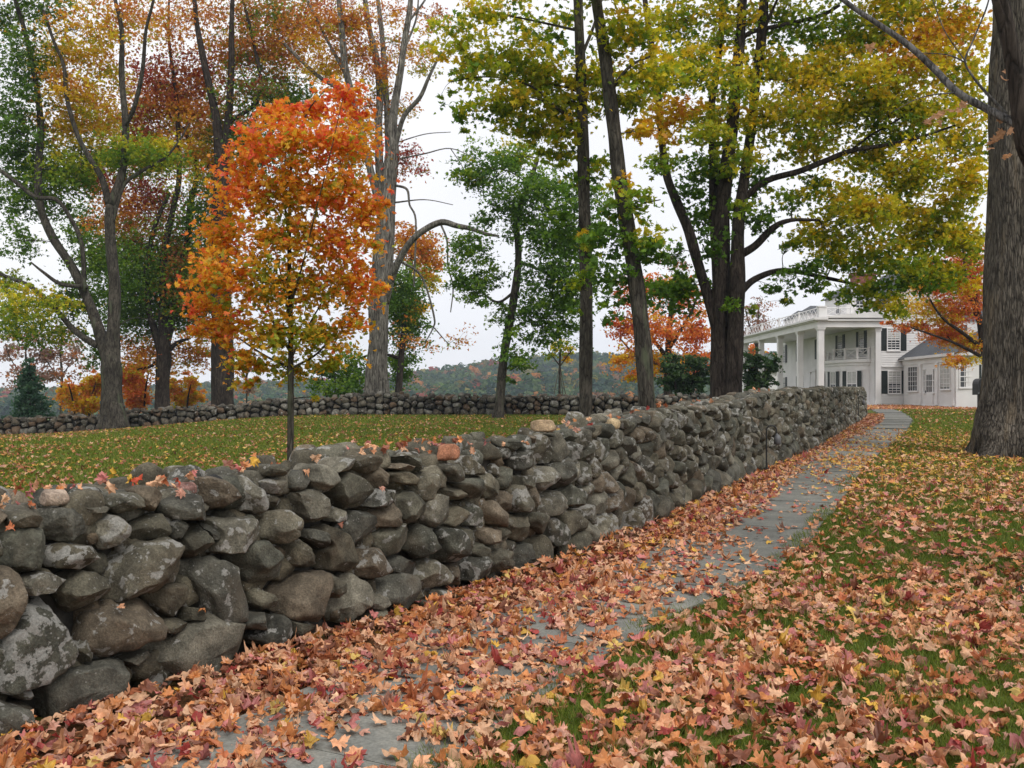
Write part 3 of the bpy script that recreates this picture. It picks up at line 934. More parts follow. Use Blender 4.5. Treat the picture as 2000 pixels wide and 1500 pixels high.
DENS = 1.9
def catmull(pts, per=6):
    P = np.asarray(pts, float)
    if len(P) < 3:
        t = np.linspace(0, 1, per + 1)[:, None]
        return P[0] + (P[-1] - P[0]) * t
    Q = np.concatenate([[2 * P[0] - P[1]], P, [2 * P[-1] - P[-2]]])
    out = []
    for i in range(1, len(Q) - 2):
        p0, p1, p2, p3 = Q[i - 1], Q[i], Q[i + 1], Q[i + 2]
        for t in np.linspace(0, 1, per, endpoint=False):
            out.append(.5 * ((2 * p1) + (p2 - p0) * t + (2 * p0 - 5 * p1 + 4 * p2 - p3) * t * t + (3 * p1 - p0 - 3 * p2 + p3) * t ** 3))
    out.append(P[-1])
    return np.array(out)

def tree(name, label, cat, Y, paths, clumps, leaf=.14, kind=2, bark='bark', seed=1, group=None, up=.6, dens=1.0,
         twigs=True, spray=.30, ground=True, flare=True, crown_name="crown", colfn=None, zdepth=1.0, sides=10, grow=1.0, dyb=0.0):
    r = np.random.default_rng(seed)
    k = Y / F
    tb = MB(); nodes = []; nrad = []
    base = None
    for pi, path in enumerate(paths):
        pts = []
        dyo = 0.0
        w0 = r.normal() * .6
        for i, p in enumerate(path):
            px, py, w = p[:3]
            dy = p[3] if len(p) > 3 else (0 if pi == 0 else w0 * (i / max(1, len(path) - 1)) * 1.6)
            q = W(px, py, Y + dy)
            pts.append((*q, w * (Y + dy) / F / 2))
        pts = np.array(pts)
        if pi == 0 and ground:
            g = float(gz(pts[0, 0], pts[0, 1])) - (.25 if pts[0, 3] > .5 else .08)
            pts[0, 2] = min(pts[0, 2], g) if pts[0, 2] - g < .6 else g
            pts[0, 2] = g
            base = (pts[0, 0], pts[0, 1], g)
        S4 = catmull(pts, (5 if sides < 30 else 12) if len(pts) > 3 else 6)
        thick = pts[0, 3] > .12
        tb.tube(S4[:, :3], np.maximum(S4[:, 3], .003), sides if thick else 6, lump=.10 if thick else .03, seed=pi, ridge=(.022 if sides >= 20 else 0) if thick else 0)
        if pi == 0 and flare and pts[0, 3] > .1:
            FL = 1.0 if flare is True else flare
            # root flare: buttress roots running out from the foot
            R0 = pts[1, 3]
            for a in np.arange(6) * 1.047 + r.uniform(0, 1):
                L = R0 * r.uniform(1.5, 2.1) * FL; dx, dy = math.cos(a), math.sin(a)
                g2 = float(gz(base[0] + dx * L, base[1] + dy * L))
                rt = catmull([(base[0] + dx * R0 * .35, base[1] + dy * R0 * .35, base[2] + R0 * 2.6 * FL, R0 * .45), (base[0] + dx * R0 * .75 * FL, base[1] + dy * R0 * .75 * FL, base[2] + R0 * 1.0 * FL, R0 * .5),
                              (base[0] + dx * R0 * 1.25 * FL, base[1] + dy * R0 * 1.25 * FL, base[2] + R0 * .22, R0 * .36), (base[0] + dx * L, base[1] + dy * L, g2 - R0 * .2, R0 * .15)], 5)
                tb.tube(rt[:, :3], rt[:, 3], 8, lump=.1, seed=a)
        nodes.append(S4[:, :3]); nrad.append(S4[:, 3])
    N = np.concatenate(nodes); NR = np.concatenate(nrad)
    cb = MB()
    N0 = N
    clumps = sorted(clumps, key=lambda q: np.min(np.linalg.norm(N0 - W(q[0], q[1], Y), axis=1)))
    for ci, cl in enumerate(clumps):
        px, py, rx, ry = cl[:4]; rx *= grow; ry *= grow; pal = cl[4]; cov = (cl[5] if len(cl) > 5 else 1.0) * dens
        dY = cl[6] if len(cl) > 6 else dyb + r.normal() * .35 * (rx + ry) * k * zdepth
        c = W(px, py, Y + dY)
        ax, az = rx * k, ry * k; ay = (ax + az) / 2 * zdepth
        lp = leaf / k
        n = int(cov * 2.1 * DENS * math.pi * rx * ry / (.30 * lp * lp))
        if n < 3: continue
        m = max(3, int(n / (26 if kind != 1 else 16)))
        d = r.normal(size=(m, 3)); d /= np.linalg.norm(d, axis=1)[:, None]
        d *= (r.uniform(0, 1, m) ** (1 / 2.2))[:, None] * r.uniform(.65, 1.38, m)[:, None]
        sc = c + d * np.array([ax, ay, az])
        # limb from the nearest wood to the clump, twigs from there to its sprays
        dist = np.linalg.norm(N - c, axis=1) + np.where(N[:, 2] > c[2] + .1, 1.2, 0) * np.abs(N[:, 2] - c[2]) - NR * 1.0
        j = int(np.argmin(dist)); a0 = N[j]
        L = np.linalg.norm(c - a0)
        if twigs and L > .05:
            br = min(NR[j] * .6, .0055 * L + .006 + .0004 * math.sqrt(n))
            br = max(br, .0045)
            mid = a0 * .5 + c * .5 + np.array([r.normal() * .08 * L, r.normal() * .08 * L, .10 * L + r.normal() * .06 * L])
            bp = catmull([(*a0, br), (*mid, br * .7), (*c, br * .35)], 4)
            tb.tube(bp[:, :3], bp[:, 3], 5, caps=False)
            N = np.concatenate([N, bp[4:, :3]]); NR = np.concatenate([NR, bp[4:, 3]])
            sub = r.choice(m, min(m, 12), replace=False)
            src = bp[r.integers(4, len(bp), len(sub)), :3]
            for q, s0 in zip(sub, src):
                e = sc[q]; md = (s0 + e) / 2 + np.array([0, 0, .06]) * np.linalg.norm(e - s0)
                tb.tube([s0, md, e], [br * .38, br * .26, br * .14], 4, caps=False)
        own = r.integers(0, m, n)
        sp = spray * math.sqrt(ax * az) * r.uniform(.5, 1.3, m)
        off = r.normal(size=(n, 3)) * np.array([1, 1, .42]) * sp[own][:, None]
        P = sc[own] + off
        P[:, 2] -= (off[:, 0] ** 2 + off[:, 1] ** 2) / (sp[own] + 1e-6) * .12
        U = np.array([0, 0, 1.0]) * up + r.normal(size=(n, 3)) * .55
        size = leaf * .62 * r.uniform(.65, 1.2, n)
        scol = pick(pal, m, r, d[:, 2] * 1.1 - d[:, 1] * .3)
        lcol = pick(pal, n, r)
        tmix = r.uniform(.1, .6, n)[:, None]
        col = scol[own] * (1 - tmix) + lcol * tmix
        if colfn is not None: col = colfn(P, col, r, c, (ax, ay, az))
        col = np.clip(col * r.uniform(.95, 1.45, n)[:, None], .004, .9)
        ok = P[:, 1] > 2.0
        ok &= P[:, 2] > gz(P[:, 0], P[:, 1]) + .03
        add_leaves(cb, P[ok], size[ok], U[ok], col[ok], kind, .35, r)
    if base is None: base = tuple(N[0])
    root = empty(name, base, label, cat, group)
    tb.build("trunk", M[bark], root, True)
    if cb.n: cb.build(crown_name, M['leaf'], root)
    return root

# ---- left back row
tree("maple_tree", "forked maple with two grey trunks standing in front of the far wall, left", "tree", 43.3,
 [[(222,838,66),(220,815,47),(217,770,40),(217,720,39),(218,690,35),(222,640,25),(224,560,22),(218,500,21),(214,440,20),(216,400,19)],
  [(216,400,20),(235,350,16),(243,300,14),(245,240,13),(238,150,11),(238,60,9),(225,0,7),(210,-80,5)],
  [(245,245,10),(262,210,10),(278,140,9),(285,60,7),(300,0,6),(315,-80,4)],
  [(214,710,28),(197,655,24),(185,620,20),(165,570,18),(140,520,17),(100,460,16),(78,400,15),(75,330,14),(80,250,13),(68,150,11),(48,60,9),(30,0,8),(15,-80,5)],
  [(212,400,14),(200,350,12),(170,300,10),(148,255,9),(130,190,8),(125,130,7),(105,80,6),(85,20,5)],
  [(190,675,14),(165,660,13),(140,640,12),(105,600,10),(60,560,9),(25,545,7),(0,535,6),(-60,510,4)],
  [(165,570,10),(160,480,10),(140,430,9),(110,390,8),(70,385,9),(30,355,8),(0,333,8),(-50,310,5)],
  [(172,560,8),(120,555,8),(85,532,6),(60,512,3)],
  [(218,440,10),(240,365,9),(275,335,7),(320,310,6),(350,275,4),(370,240,3)]],
 [(40,130,50,50,'G',.6),(20,220,40,50,'G',.8),(20,300,50,30,'G',.8),(90,330,80,50,'G'),(60,390,80,35,'G'),(30,470,40,40,'G',.5),(50,590,80,35,'YG',.9),(20,630,60,40,'GY',.8),
  (150,590,50,40,'G'),(100,650,70,30,'GY',.6),(180,500,45,60,'G',.7),(110,110,60,45,'OY',.7),(160,60,70,45,'OY',.5),(150,185,60,45,'OY',.9),(205,130,45,60,'OY',.6),(130,250,60,45,'OY',.8),
  (195,235,50,50,'OY',.9),(80,20,70,30,'G',.5),(240,30,60,40,'RU',.5),(15,40,40,40,'G',.5),(130,335,60,40,'GY',.9),(190,300,45,35,'GY',.8),(250,300,55,35,'GY',.9),(310,300,50,35,'GY',.9),
  (40,80,40,40,'G',.4),(200,690,40,25,'G',.7),(40,260,45,30,'G',.6),(10,560,40,30,'GY',.6),(130,-60,120,60,'OY',.5),(30,-70,90,60,'G',.5),(60,160,30,60,'G',.4),(330,640,20,20,'G',.1)],
 leaf=.2, kind=2, seed=11, grow=1.15, dyb=1.6, group="tall trees along the far wall")
tree("maple_tree", "dark many-stemmed maple with deep red leaves behind the far wall, beside the forked maple", "tree", 54,
 [[(318,805,32),(318,740,27),(320,690,28),(318,600,15),(320,500,12),(340,400,11),(350,340,10),(345,200,8),(330,80,6),(330,0,4)],
  [(318,690,22),(300,640,14),(290,600,12),(285,540,10),(300,450,8),(330,380,7)],
  [(320,690,18),(335,620,16),(340,560,14),(365,480,12),(372,400,12),(385,330,9),(360,250,7)],
  [(325,690,10),(345,670,8),(372,660,5)],[(318,695,8),(295,715,6),(268,722,4)]],
 [(175,345,35,40,'R',.9),(290,400,55,60,'R'),(300,160,60,60,'R',.7),(380,150,50,50,'R',.7),(330,205,80,50,'RU'),(385,220,55,60,'RU',.9),(260,250,50,50,'R',.9),(400,280,45,50,'OY'),
  (330,300,70,35,'OY'),(300,520,80,80,'G',1.3),(350,480,50,70,'GR',1.1),(270,620,50,50,'G',1.1),(345,610,50,50,'G',1.1),(300,690,60,40,'RU',.9),(380,690,40,30,'RU',.9),(340,50,80,50,'RU',.5),
  (210,330,40,50,'R',.7),(230,420,50,50,'RU',.8),(160,440,40,50,'G',.8),(250,560,60,70,'G',1.2),(360,560,40,60,'GR'),(330,-60,120,60,'RU',.5),(240,480,50,50,'GR',.9),(280,300,60,50,'OY',.9)],
 leaf=.21, kind=2, bark='dark_bark', seed=12, dens=.88, grow=1.15, dyb=1.6, group="tall trees along the far wall")
tree("maple_tree", "thick dark trunk behind the far wall, left of and partly hidden by the orange sapling", "tree", 52,
 [[(437,806,50),(435,770,44),(434,680,43),(432,600,38),(430,450,34),(433,340,28),(430,300,24),(420,220,16),(400,130,14),(385,50,10),(380,0,8),(370,-60,5)],
  [(434,330,22),(446,230,15),(452,130,13),(452,60,10),(455,-20,8)],
  [(446,240,9),(500,200,8),(508,150,7),(490,60,6),(475,0,5)]],
 [(480,50,70,45,'RU',.7),(440,120,55,45,'RU',.6),(540,100,75,55,'RU',.8),(500,190,70,50,'GR',.9),(565,190,50,50,'G',.9),(600,60,70,45,'RU',.7),(420,340,50,60,'OY'),(400,410,50,60,'G'),(410,520,45,70,'G',1.2),
  (440,250,45,40,'GR',.7),(375,570,45,60,'G',1.1),(540,30,80,40,'GR',.6),(500,290,60,60,'G',1.1),(400,650,45,30,'RU',.7),(520,-60,140,60,'RU',.5),(490,130,50,40,'G',.7)],
 leaf=.21, kind=2, bark='dark_bark', seed=13, dens=.88, grow=1.15, dyb=1.6, group="tall trees along the far wall")
tree("maple_tree", "old pale grey weathered tree with an arching broken limb, right of the orange sapling", "tree", 49,
 [[(738,800,54),(738,765,46),(736,720,41),(740,660,37),(740,600,40),(746,550,39),(748,500,38),(753,440,36),(756,390,33),(762,330,28),(766,300,26),(765,260,20),(770,210,16),(782,140,13),(790,80,11),(800,20,10),(806,-60,6)],
  [(752,400,20),(742,330,16),(740,240,14),(742,180,14),(735,110,12),(722,60,10),(713,0,9),(705,-60,6)],
  [(762,330,14),(776,270,10),(790,225,9),(820,190,8),(838,150,6),(862,100,4)],
  [(760,330,14),(756,220,12),(751,140,11),(745,60,9),(735,-20,7)],
  [(745,420,16),(718,310,14),(698,230,12),(674,130,12),(668,60,11),(660,-20,9)],
  [(673,140,8),(640,80,6),(600,0,5)],[(706,250,8),(660,175,9),(630,155,8),(590,120,7),(545,75,5)],
  [(752,590,18,0),(763,548,16,-.5),(779,510,14,-1),(801,474,13,-1.3),(828,450,12,-1.5),(862,434,11.5,-1.7),(892,441,10,-1.8),(918,446,9,-2),(950,457,7,-2),(975,461,4,-2)],
  [(860,436,4,-1.7),(873,470,4,-1.8),(875,520,3,-1.8),(885,560,3,-1.8),(880,610,2,-1.8)],[(772,362,5),(795,370,5),(800,400,4),(812,430,4),(810,520,4),(808,560,3)],
  [(785,512,5,-1),(815,530,5,-1),(832,560,4,-1),(848,620,4,-1),(846,640,3,-1),(830,670,2,-1)],[(848,640,3,-1),(865,660,2,-1),(876,672,2,-1)],
  [(772,312,4),(830,300,3),(880,290,2),(930,310,1.5)],[(770,280,3),(830,262,2),(880,258,1.5)],[(768,396,4),(830,390,2),(885,400,1.5)],[(880,290,2),(900,320,1.5),(910,340,1)],
  [(800,40,5),(830,0,4),(850,-40,3)],[(788,100,5),(812,40,4),(818,-10,3)]],
 [(650,50,55,50,'RU',.6),(700,110,45,45,'RU',.6),(640,130,45,35,'OY',.7),(780,90,40,35,'RU',.35),(835,110,35,35,'OY',.35),(740,150,35,25,'RU',.6),(790,205,35,25,'RU',.35),(795,320,30,45,'R',.4),(690,40,40,40,'RU',.6),
  (840,45,35,35,'RU',.3),(700,230,45,45,'RU',.8),(760,30,40,30,'RU',.4),(680,300,40,40,'GR',.7),(900,660,40,25,'RU',.12),(820,660,50,40,'RU',.1)],
 leaf=.18, kind=2, bark='grey_bark', seed=14, grow=1.15, dyb=.8, group="tall trees along the far wall", sides=20)
tree("maple_tree", "green and rust tree hidden behind the weathered grey trunk", "tree", 62,
 [[(775,800,16),(782,720,13),(788,650,10),(798,560,8),(805,500,6)],[(782,700,7),(740,690,5),(700,700,4)]],
 [(828,490,35,45,'RU'),(835,540,25,30,'OY'),(790,560,40,50,'G'),(800,640,35,50,'G',1.1),(782,715,32,45,'G',1.1),(775,600,40,50,'G'),(690,720,40,40,'G',.8),(790,470,30,40,'RU'),(815,600,25,25,'OY'),(850,520,15,20,'RU',.6)],
 leaf=.19, kind=3, bark='dark_bark', seed=15, group="tall trees along the far wall")
tree("young_tree", "thin leaning tree with dark green leaves standing on the lawn before the far wall", "tree", 42,
 [[(972,816,25),(976,790,19),(982,720,17),(990,660,16),(1002,590,16),(1012,520,14),(1012,470,13),(1008,440,13),(1020,390,11),(1040,340,10),(1050,310,7)],
  [(1005,570,6),(970,590,5),(930,560,4)],[(1012,510,7),(1060,530,5),(1080,545,4)]],
 [(950,330,50,40,'G'),(1000,310,50,30,'GY'),(1060,370,50,50,'G'),(1000,390,45,35,'G'),(920,340,30,25,'GY',.9),(915,480,40,35,'G',.8),(900,535,30,35,'G',.8),(1070,450,50,50,'G',1.1),(1080,520,50,50,'G'),
  (1060,600,55,40,'G'),(1000,655,25,15,'G',.6),(1015,700,40,22,'G',.9),(1075,645,50,32,'G',.9),(925,575,35,30,'G',.6),(1120,480,35,55,'G'),(1110,580,40,45,'G'),(950,540,35,40,'G',.7),(1140,400,40,50,'G',.8),(1010,440,30,30,'G',.6),
  (990,740,20,10,'G',.5),(950,430,30,25,'G',.5),(980,620,30,30,'G',.4)],
 leaf=.2, kind=2, bark='bark', seed=16, grow=1.15)
tree("young_tree", "slim staked sapling with sparse leaves behind the far wall", "tree", 49,
 [[(1093,800,5),(1093,740,4.5),(1094,690,4),(1094,660,3)],[(1094,715,2.5),(1075,690,2),(1068,680,1.5)],[(1094,715,2.5),(1112,690,2),(1120,680,1.5)]],
 [(1095,675,20,16,'YG',.6),(1078,690,16,12,'YG',.6),(1112,690,16,12,'YG',.6),(1092,655,14,10,'G',.7),(1100,705,22,8,'OY',.4)],
 leaf=.14, kind=3, seed=17, flare=False)
sap = bpy.data.objects["young_tree.001"]
for a, b in ((1075, 779), (1112, 779), (1103, 782)):
    sb = MB(); p = W(1093, 712, 49); q = W(a, b, 49 + (a - 1093) * .03); q[2] = float(gz(q[0], q[1])); sb.tube([p, q], [.022, .022], 5); sb.build("stake", M['stake'], sap)

# ---- middle and right canopy
tree("maple_tree", "straight upright trunk, left one of the two single trunks just behind the near wall", "tree", 24,
 [[(1146,905,36),(1145,860,29),(1145,828,27),(1144,700,26),(1144,560,25),(1142,430,24),(1140,300,23),(1136,180,21),(1131,60,19),(1128,-40,17),(1126,-160,12)],
  [(1130,250,9),(1105,225,8),(1080,205,6),(1040,170,4),(980,150,3)],[(1136,110,7),(1160,50,6),(1175,0,4)],[(1134,180,6),(1080,165,4),(950,150,3),(880,160,2)],[(1130,60,6),(1040,40,4),(940,20,3)]],
 [(960,30,80,30,'YG',.6),(900,95,60,30,'YG',.5),(1000,105,65,40,'YG',.8),(920,140,55,22,'Y',.9),(1050,150,65,40,'YG'),(1110,200,60,40,'YG',1.1),(1000,195,60,25,'YG'),(945,215,50,18,'GY',.7),(1085,260,50,32,'YG'),
  (1020,235,45,30,'YG',.9),(1180,150,45,40,'YG'),(1085,305,40,20,'YG',.9),(895,235,30,18,'GY',.4),(890,40,45,25,'YG',.4),(1080,60,60,40,'GY',.5),(1150,480,20,30,'YG',.7),(1130,560,25,40,'GY',.6),(1160,330,40,30,'GY',.7),(1100,440,30,30,'G',.6),(860,190,20,15,'GY',.3),(1100,-80,160,50,'YG',.7)],
 leaf=.165, kind=1, seed=21, grow=1.15, group="maples standing behind the near wall")
tree("maple_tree", "grey trunk leaning left, right one of the two single trunks just behind the near wall", "tree", 22,
 [[(1270,890,46),(1267,840,37),(1265,800,34),(1258,700,33),(1248,610,32),(1238,520,30),(1224,430,30),(1210,350,28),(1200,260,27),(1190,180,26),(1180,100,24),(1168,20,21),(1160,-50,19),(1150,-160,13)],
  [(1190,180,8),(1230,130,6),(1270,110,4)],[(1224,430,5),(1250,400,4),(1290,390,2)]],
 [(1225,60,55,45,'YG'),(1265,140,60,45,'Y',.9),(1220,190,35,30,'YG'),(1215,360,22,20,'OY',.8),(1185,460,45,35,'G',.8),(1255,470,45,40,'GY',.6),(1195,545,55,40,'G',.6),(1270,490,30,30,'G',.6),(1240,395,40,30,'GY',.5),(1190,400,25,25,'GY',.6),(1260,250,30,30,'OY',.7),(1180,-80,130,50,'YG',.7),(1180,620,20,25,'G',.4)],
 leaf=.165, kind=1, seed=22, grow=1.15, group="maples standing behind the near wall")
tree("maple_tree", "large multi-stemmed maple with dark trunks and yellow-green crown before the white house", "tree", 27,
 [[(1406,830,60),(1408,790,44),(1407,700,36),(1405,600,34),(1408,520,33),(1410,430,31),(1420,330,27),(1430,250,24),(1437,160,22),(1445,80,20),(1450,0,17),(1455,-60,14),(1460,-160,9)],
  [(1432,820,44,-.3),(1434,740,33,-.3),(1436,640,32,-.3),(1440,540,30,-.3),(1442,440,24,-.2),(1455,340,20,0),(1468,250,18,0),(1475,170,18,0),(1485,90,20,0),(1492,0,18,0),(1496,-80,13,0)],
  [(1403,580,20),(1395,430,18),(1392,300,16),(1388,220,14),(1400,140,14),(1410,50,12),(1405,-30,9)],
  [(1402,660,20),(1385,590,20),(1362,510,20),(1345,450,20),(1320,390,18),(1302,340,16),(1292,270,14),(1285,190,14),(1276,110,13),(1265,40,11),(1255,-40,8)],
  [(1430,410,16),(1455,385,14),(1500,352,12),(1560,335,12),(1610,315,11),(1660,295,10),(1720,285,8),(1790,270,6),(1865,245,4)],[(1660,296,6),(1700,265,5),(1760,230,4),(1800,195,3)],
  [(1442,575,15),(1475,545,13),(1530,528,10),(1600,540,8),(1670,556,6),(1730,580,4)],[(1442,500,17),(1475,480,15),(1510,445,13),(1545,430,8),(1600,430,5)],
  [(1445,80,10),(1470,62,9),(1540,46,8),(1604,30,8),(1640,10,6)],[(1480,90,8),(1500,40,6),(1522,-10,5)]],
 [(1560,150,65,45,'Y'),(1505,120,40,30,'YG'),(1620,130,55,45,'Y'),(1690,150,50,40,'Y',.9),(1570,220,60,45,'Y',1.1),(1495,230,40,45,'Y',.9),(1645,220,55,45,'Y'),(1720,200,65,45,'YG',.9),(1570,290,45,30,'Y',.9),(1700,60,65,45,'YG',.8),
  (1600,55,70,35,'GY',.8),(1790,95,75,65,'OY'),(1880,150,50,65,'Y'),(1870,50,50,45,'OY'),(1800,220,65,45,'Y',.9),(1880,260,50,45,'Y',.9),(1700,310,60,35,'YG'),(1800,320,65,45,'Y'),(1885,360,40,50,'Y'),(1640,390,45,40,'Y'),
  (1690,420,60,40,'Y',1.1),(1605,455,45,35,'YG'),(1720,490,65,38,'YG',1.1),(1820,450,65,50,'YG',1.1),(1645,500,50,28,'YG',.9),(1780,535,60,35,'GY',1.1),(1885,470,40,45,'Y'),(1580,520,40,20,'G',.6),(1700,560,50,20,'GY',.9),(1740,595,28,25,'YG',.9),
  (1590,550,32,22,'G',.5),(1540,540,35,22,'G',.35),(1540,592,10,12,'GY',.8),(1500,555,22,18,'G',.35),(1415,50,45,45,'YG',.9),(1350,120,50,45,'YG'),(1330,215,55,28,'OY',.7),(1390,235,40,45,'YG',.9),(1360,330,45,45,'G',.6),(1375,420,40,40,'G',.7),
  (1300,255,30,30,'OY',.6),(1330,560,50,40,'G',.9),(1290,570,40,35,'G',.7),(1320,500,35,30,'G',.4),(1480,360,30,40,'G',.6),(1480,430,38,32,'G',.6),(1545,385,40,25,'GY',.7),(1330,40,60,40,'YG',.9),(1500,30,60,30,'GY',.6),(1750,260,50,30,'GY',.7),
  (1850,530,50,28,'Y'),(1760,410,50,30,'Y',.9),(1880,560,30,20,'OY',.9),(1400,330,25,30,'GY',.7),(1600,350,40,20,'GY',.6),(1550,470,35,20,'GY',.5),(1345,380,30,25,'G',.5),(1440,180,25,40,'YG',.6),(1470,600,12,15,'GY',.5),(1600,-80,230,60,'YG',.8),(1350,-80,130,50,'YG',.7),(1860,-70,100,60,'Y',.7),(1760,10,80,40,'Y',.9),
  (1650,570,40,14,'GY',.5),(1400,260,40,30,'YG',.8,-1.5),(1415,150,40,40,'YG',.7,-1.5),(1450,300,30,30,'Y',.7,-1.5),(1390,470,25,30,'G',.6,-1.2),(1425,600,20,20,'G',.4,-1),(1300,140,40,35,'YG',.8,-1),(1290,320,35,25,'GY',.6,-1),(1440,400,25,20,'GY',.5,-1.2),(1760,350,50,30,'YG',.8),(1850,400,40,35,'Y',.9),(1755,150,40,40,'Y',.8),(1700,600,20,15,'GY',.5)],
 leaf=.165, kind=1, bark='dark_bark', seed=23, spray=.37, grow=1.1, group="maples standing behind the near wall", zdepth=.9)
tree("maple_tree", "massive old grey trunk at the right edge beside the path", "tree", 20.5,
 [[(2003,925,205),(2004,892,185),(2004,850,168),(2005,780,155),(2006,650,152),(2008,500,150),(2011,300,146),(2015,100,142),(2020,-60,140),(2030,-260,110),(2040,-500,70)],
  [(2018,-60,60,0),(2120,-200,45,-1),(2240,-330,25,-2)],[(2020,-120,60,0),(1930,-260,45,1),(1850,-420,25,1)]],
 [(2230,-330,120,60,'Y',.7),(1850,-420,120,70,'Y',.7),(2050,-520,150,90,'Y',.7),(2350,-250,80,50,'YG',.6)],
 leaf=.15, kind=2, bark='big_bark', seed=24, sides=96, flare=.72)
# overhanging limbs of the tree that stands just outside the right edge
ft = tree("maple_tree", "near tree beyond the right edge whose bare grey bough crosses the top right corner", "tree", 8.0,
 [[(2175,1190,230),(2172,1130,190),(2168,900,165),(2158,620,150),(2140,420,125),(2125,250,105),(2115,0,95),(2110,-300,70)],
  [(2135,430,70,0),(2060,365,46,-.3),(2008,295,36,-.5),(1994,230,33,-.5),(1979,120,31,-.5),(1963,40,29,-.5),(1946,-40,26,-.5),(1925,-160,18,-.5)],[(2172,1080,90,0),(2110,1135,80,-.05),(2040,1160,60,-.1),(1985,1172,36,-.1),(1950,1200,14,-.1)]],
 [], leaf=.12, bark='dark_bark', seed=25, sides=24)
bb = MB()
for pth in [[(1992,247,19,-.5),(1960,229,20,-.4),(1925,211,19,-.3),(1870,180,17,-.2),(1820,130,16,0),(1770,85,15,.1),(1720,50,13,.2),(1660,10,12,.3),(1600,-40,9,.4)],
  [(1965,223,9,-.4),(1940,196,8,-.4),(1905,156,6,-.4),(1885,120,5,-.4),(1900,80,4,-.4),(1925,20,4,-.4),(1936,-20,3,-.4)],
  [(1886,122,4,-.4),(1850,107,3,-.3),(1790,103,2,-.3)],[(1884,118,3,-.4),(1845,60,2.5,-.4),(1822,0,2,-.4)],[(1870,180,4,-.2),(1800,190,2.5,-.2),(1740,220,1.5,-.2)]]:
    q = catmull([(*W(a, b, 8 + dy), w * .8 * (8 + dy) / F / 2) for a, b, w, dy in pth], 6)
    bb.tube(q[:, :3], q[:, 3], 12, lump=.04)
bb.build("branch", M['limb_bark'], ft, True)
lb = MB()
pts = [(1822, 232), (1835, 226), (1812, 240), (1872, 212), (1860, 216), (1966, 142), (1960, 155), (1932, 282), (1945, 274), (1958, 262), (1962, 303), (1975, 255), (1880, 208), (1838, 238), (1935, 290), (1952, 236), (1700, 90), (1780, 108)]
Pl = np.array([W(a, b, 7.6 + rng.uniform(-.25, .25)) for a, b in pts])
add_leaves(lb, Pl, rng.uniform(.04, .065, len(Pl)), rng.normal(size=(len(Pl), 3)) + np.array([0, -.5, .3]), np.array([(.55, .3, .16)] * len(Pl)) * rng.uniform(.8, 1.2, (len(Pl), 1)), 0, .35)
lb.build("crown", M['leaf'], ft)

# ---- orange sapling in front
def sapcol(P, col, r, c, ax):
    t = np.clip((P[:, 2] - 1.4) / 3.4, 0, 1); e = np.clip(np.hypot(P[:, 0] + 2.33, P[:, 1] - 10.4) / .95, 0, 1.2)
    red = np.clip(-.05 + .56 * t + .28 * e + (fnoise(P[:, 0] * 3.2, P[:, 2] * 3.2, 8) - .5) * .7 + r.normal(size=len(P)) * .24 - (P[:, 0] + 2.33) * .10, 0, 1)[:, None]
    A = np.array([(.27, .32, .025)]); B = np.array([(.80, .40, .025)]); Cc = np.array([(.88, .21, .035)]); D = np.array([(.80, .11, .06)])
    q = np.where(red < .33, A + (B - A) * red / .33, np.where(red < .7, B + (Cc - B) * (red - .33) / .37, Cc + (D - Cc) * (red - .7) / .3))
    return q
tree("maple_sapling", "young maple with blazing orange crown and thin straight trunk in the middle of the lawn", "tree", 10.5,
 [[(566,1085,18),(567,905,14),(568,780,13),(568,650,11),(565,520,9),(566,400,7),(572,300,5),(600,220,3.5),(640,170,2)],
  [(568,700,6),(600,640,3.5),(640,570,2.6),(690,470,2),(715,380,1.2)],[(568,690,6),(530,620,3.5),(490,540,2.6),(450,460,1.5)],[(567,600,6),(590,520,3.5),(615,420,2.6),(645,300,2),(670,190,1.2)],
  [(566,620,5),(545,520,3),(520,420,2.2),(510,280,1.5),(520,210,1.5)],[(568,720,5),(620,690,4),(660,640,3)],[(568,720,5),(510,690,4),(440,640,3),(400,600,2)],[(566,480,5),(555,380,4),(560,280,3),(570,240,2)]],
 [(672,178,32,22,'O'),(605,212,50,24,'O'),(525,222,36,22,'O',.9),(560,275,70,36,'O'),(665,270,62,44,'O'),(478,290,28,36,'O',.9),(480,365,52,44,'O'),(580,360,62,44,'O'),(678,370,58,44,'O'),(440,455,44,40,'O'),(540,460,62,44,'O'),
  (650,470,62,44,'O'),(716,420,28,40,'O'),(425,535,42,40,'O'),(520,550,62,44,'O'),(620,560,62,44,'O'),(695,550,36,46,'O'),(400,590,32,22,'O',.9),(440,630,46,28,'O'),(540,645,55,38,'O'),(632,650,48,36,'O'),(690,625,24,28,'O'),
  (485,710,42,22,'O'),(575,722,46,22,'O'),(640,705,24,18,'O'),(385,650,24,12,'O',.8),(420,665,24,14,'O',.8),(616,775,9,10,'O',.6),(480,745,25,12,'O',.7),(740,560,16,20,'O',.6),(735,470,16,20,'O',.7),(700,220,24,22,'O',.8),(360,545,12,10,'O',.6),(755,395,12,10,'O',.6)],
 leaf=.074, kind=1, bark='bark', seed=31, up=.75, spray=.42, colfn=sapcol, flare=False, dens=1.08, grow=1.14)

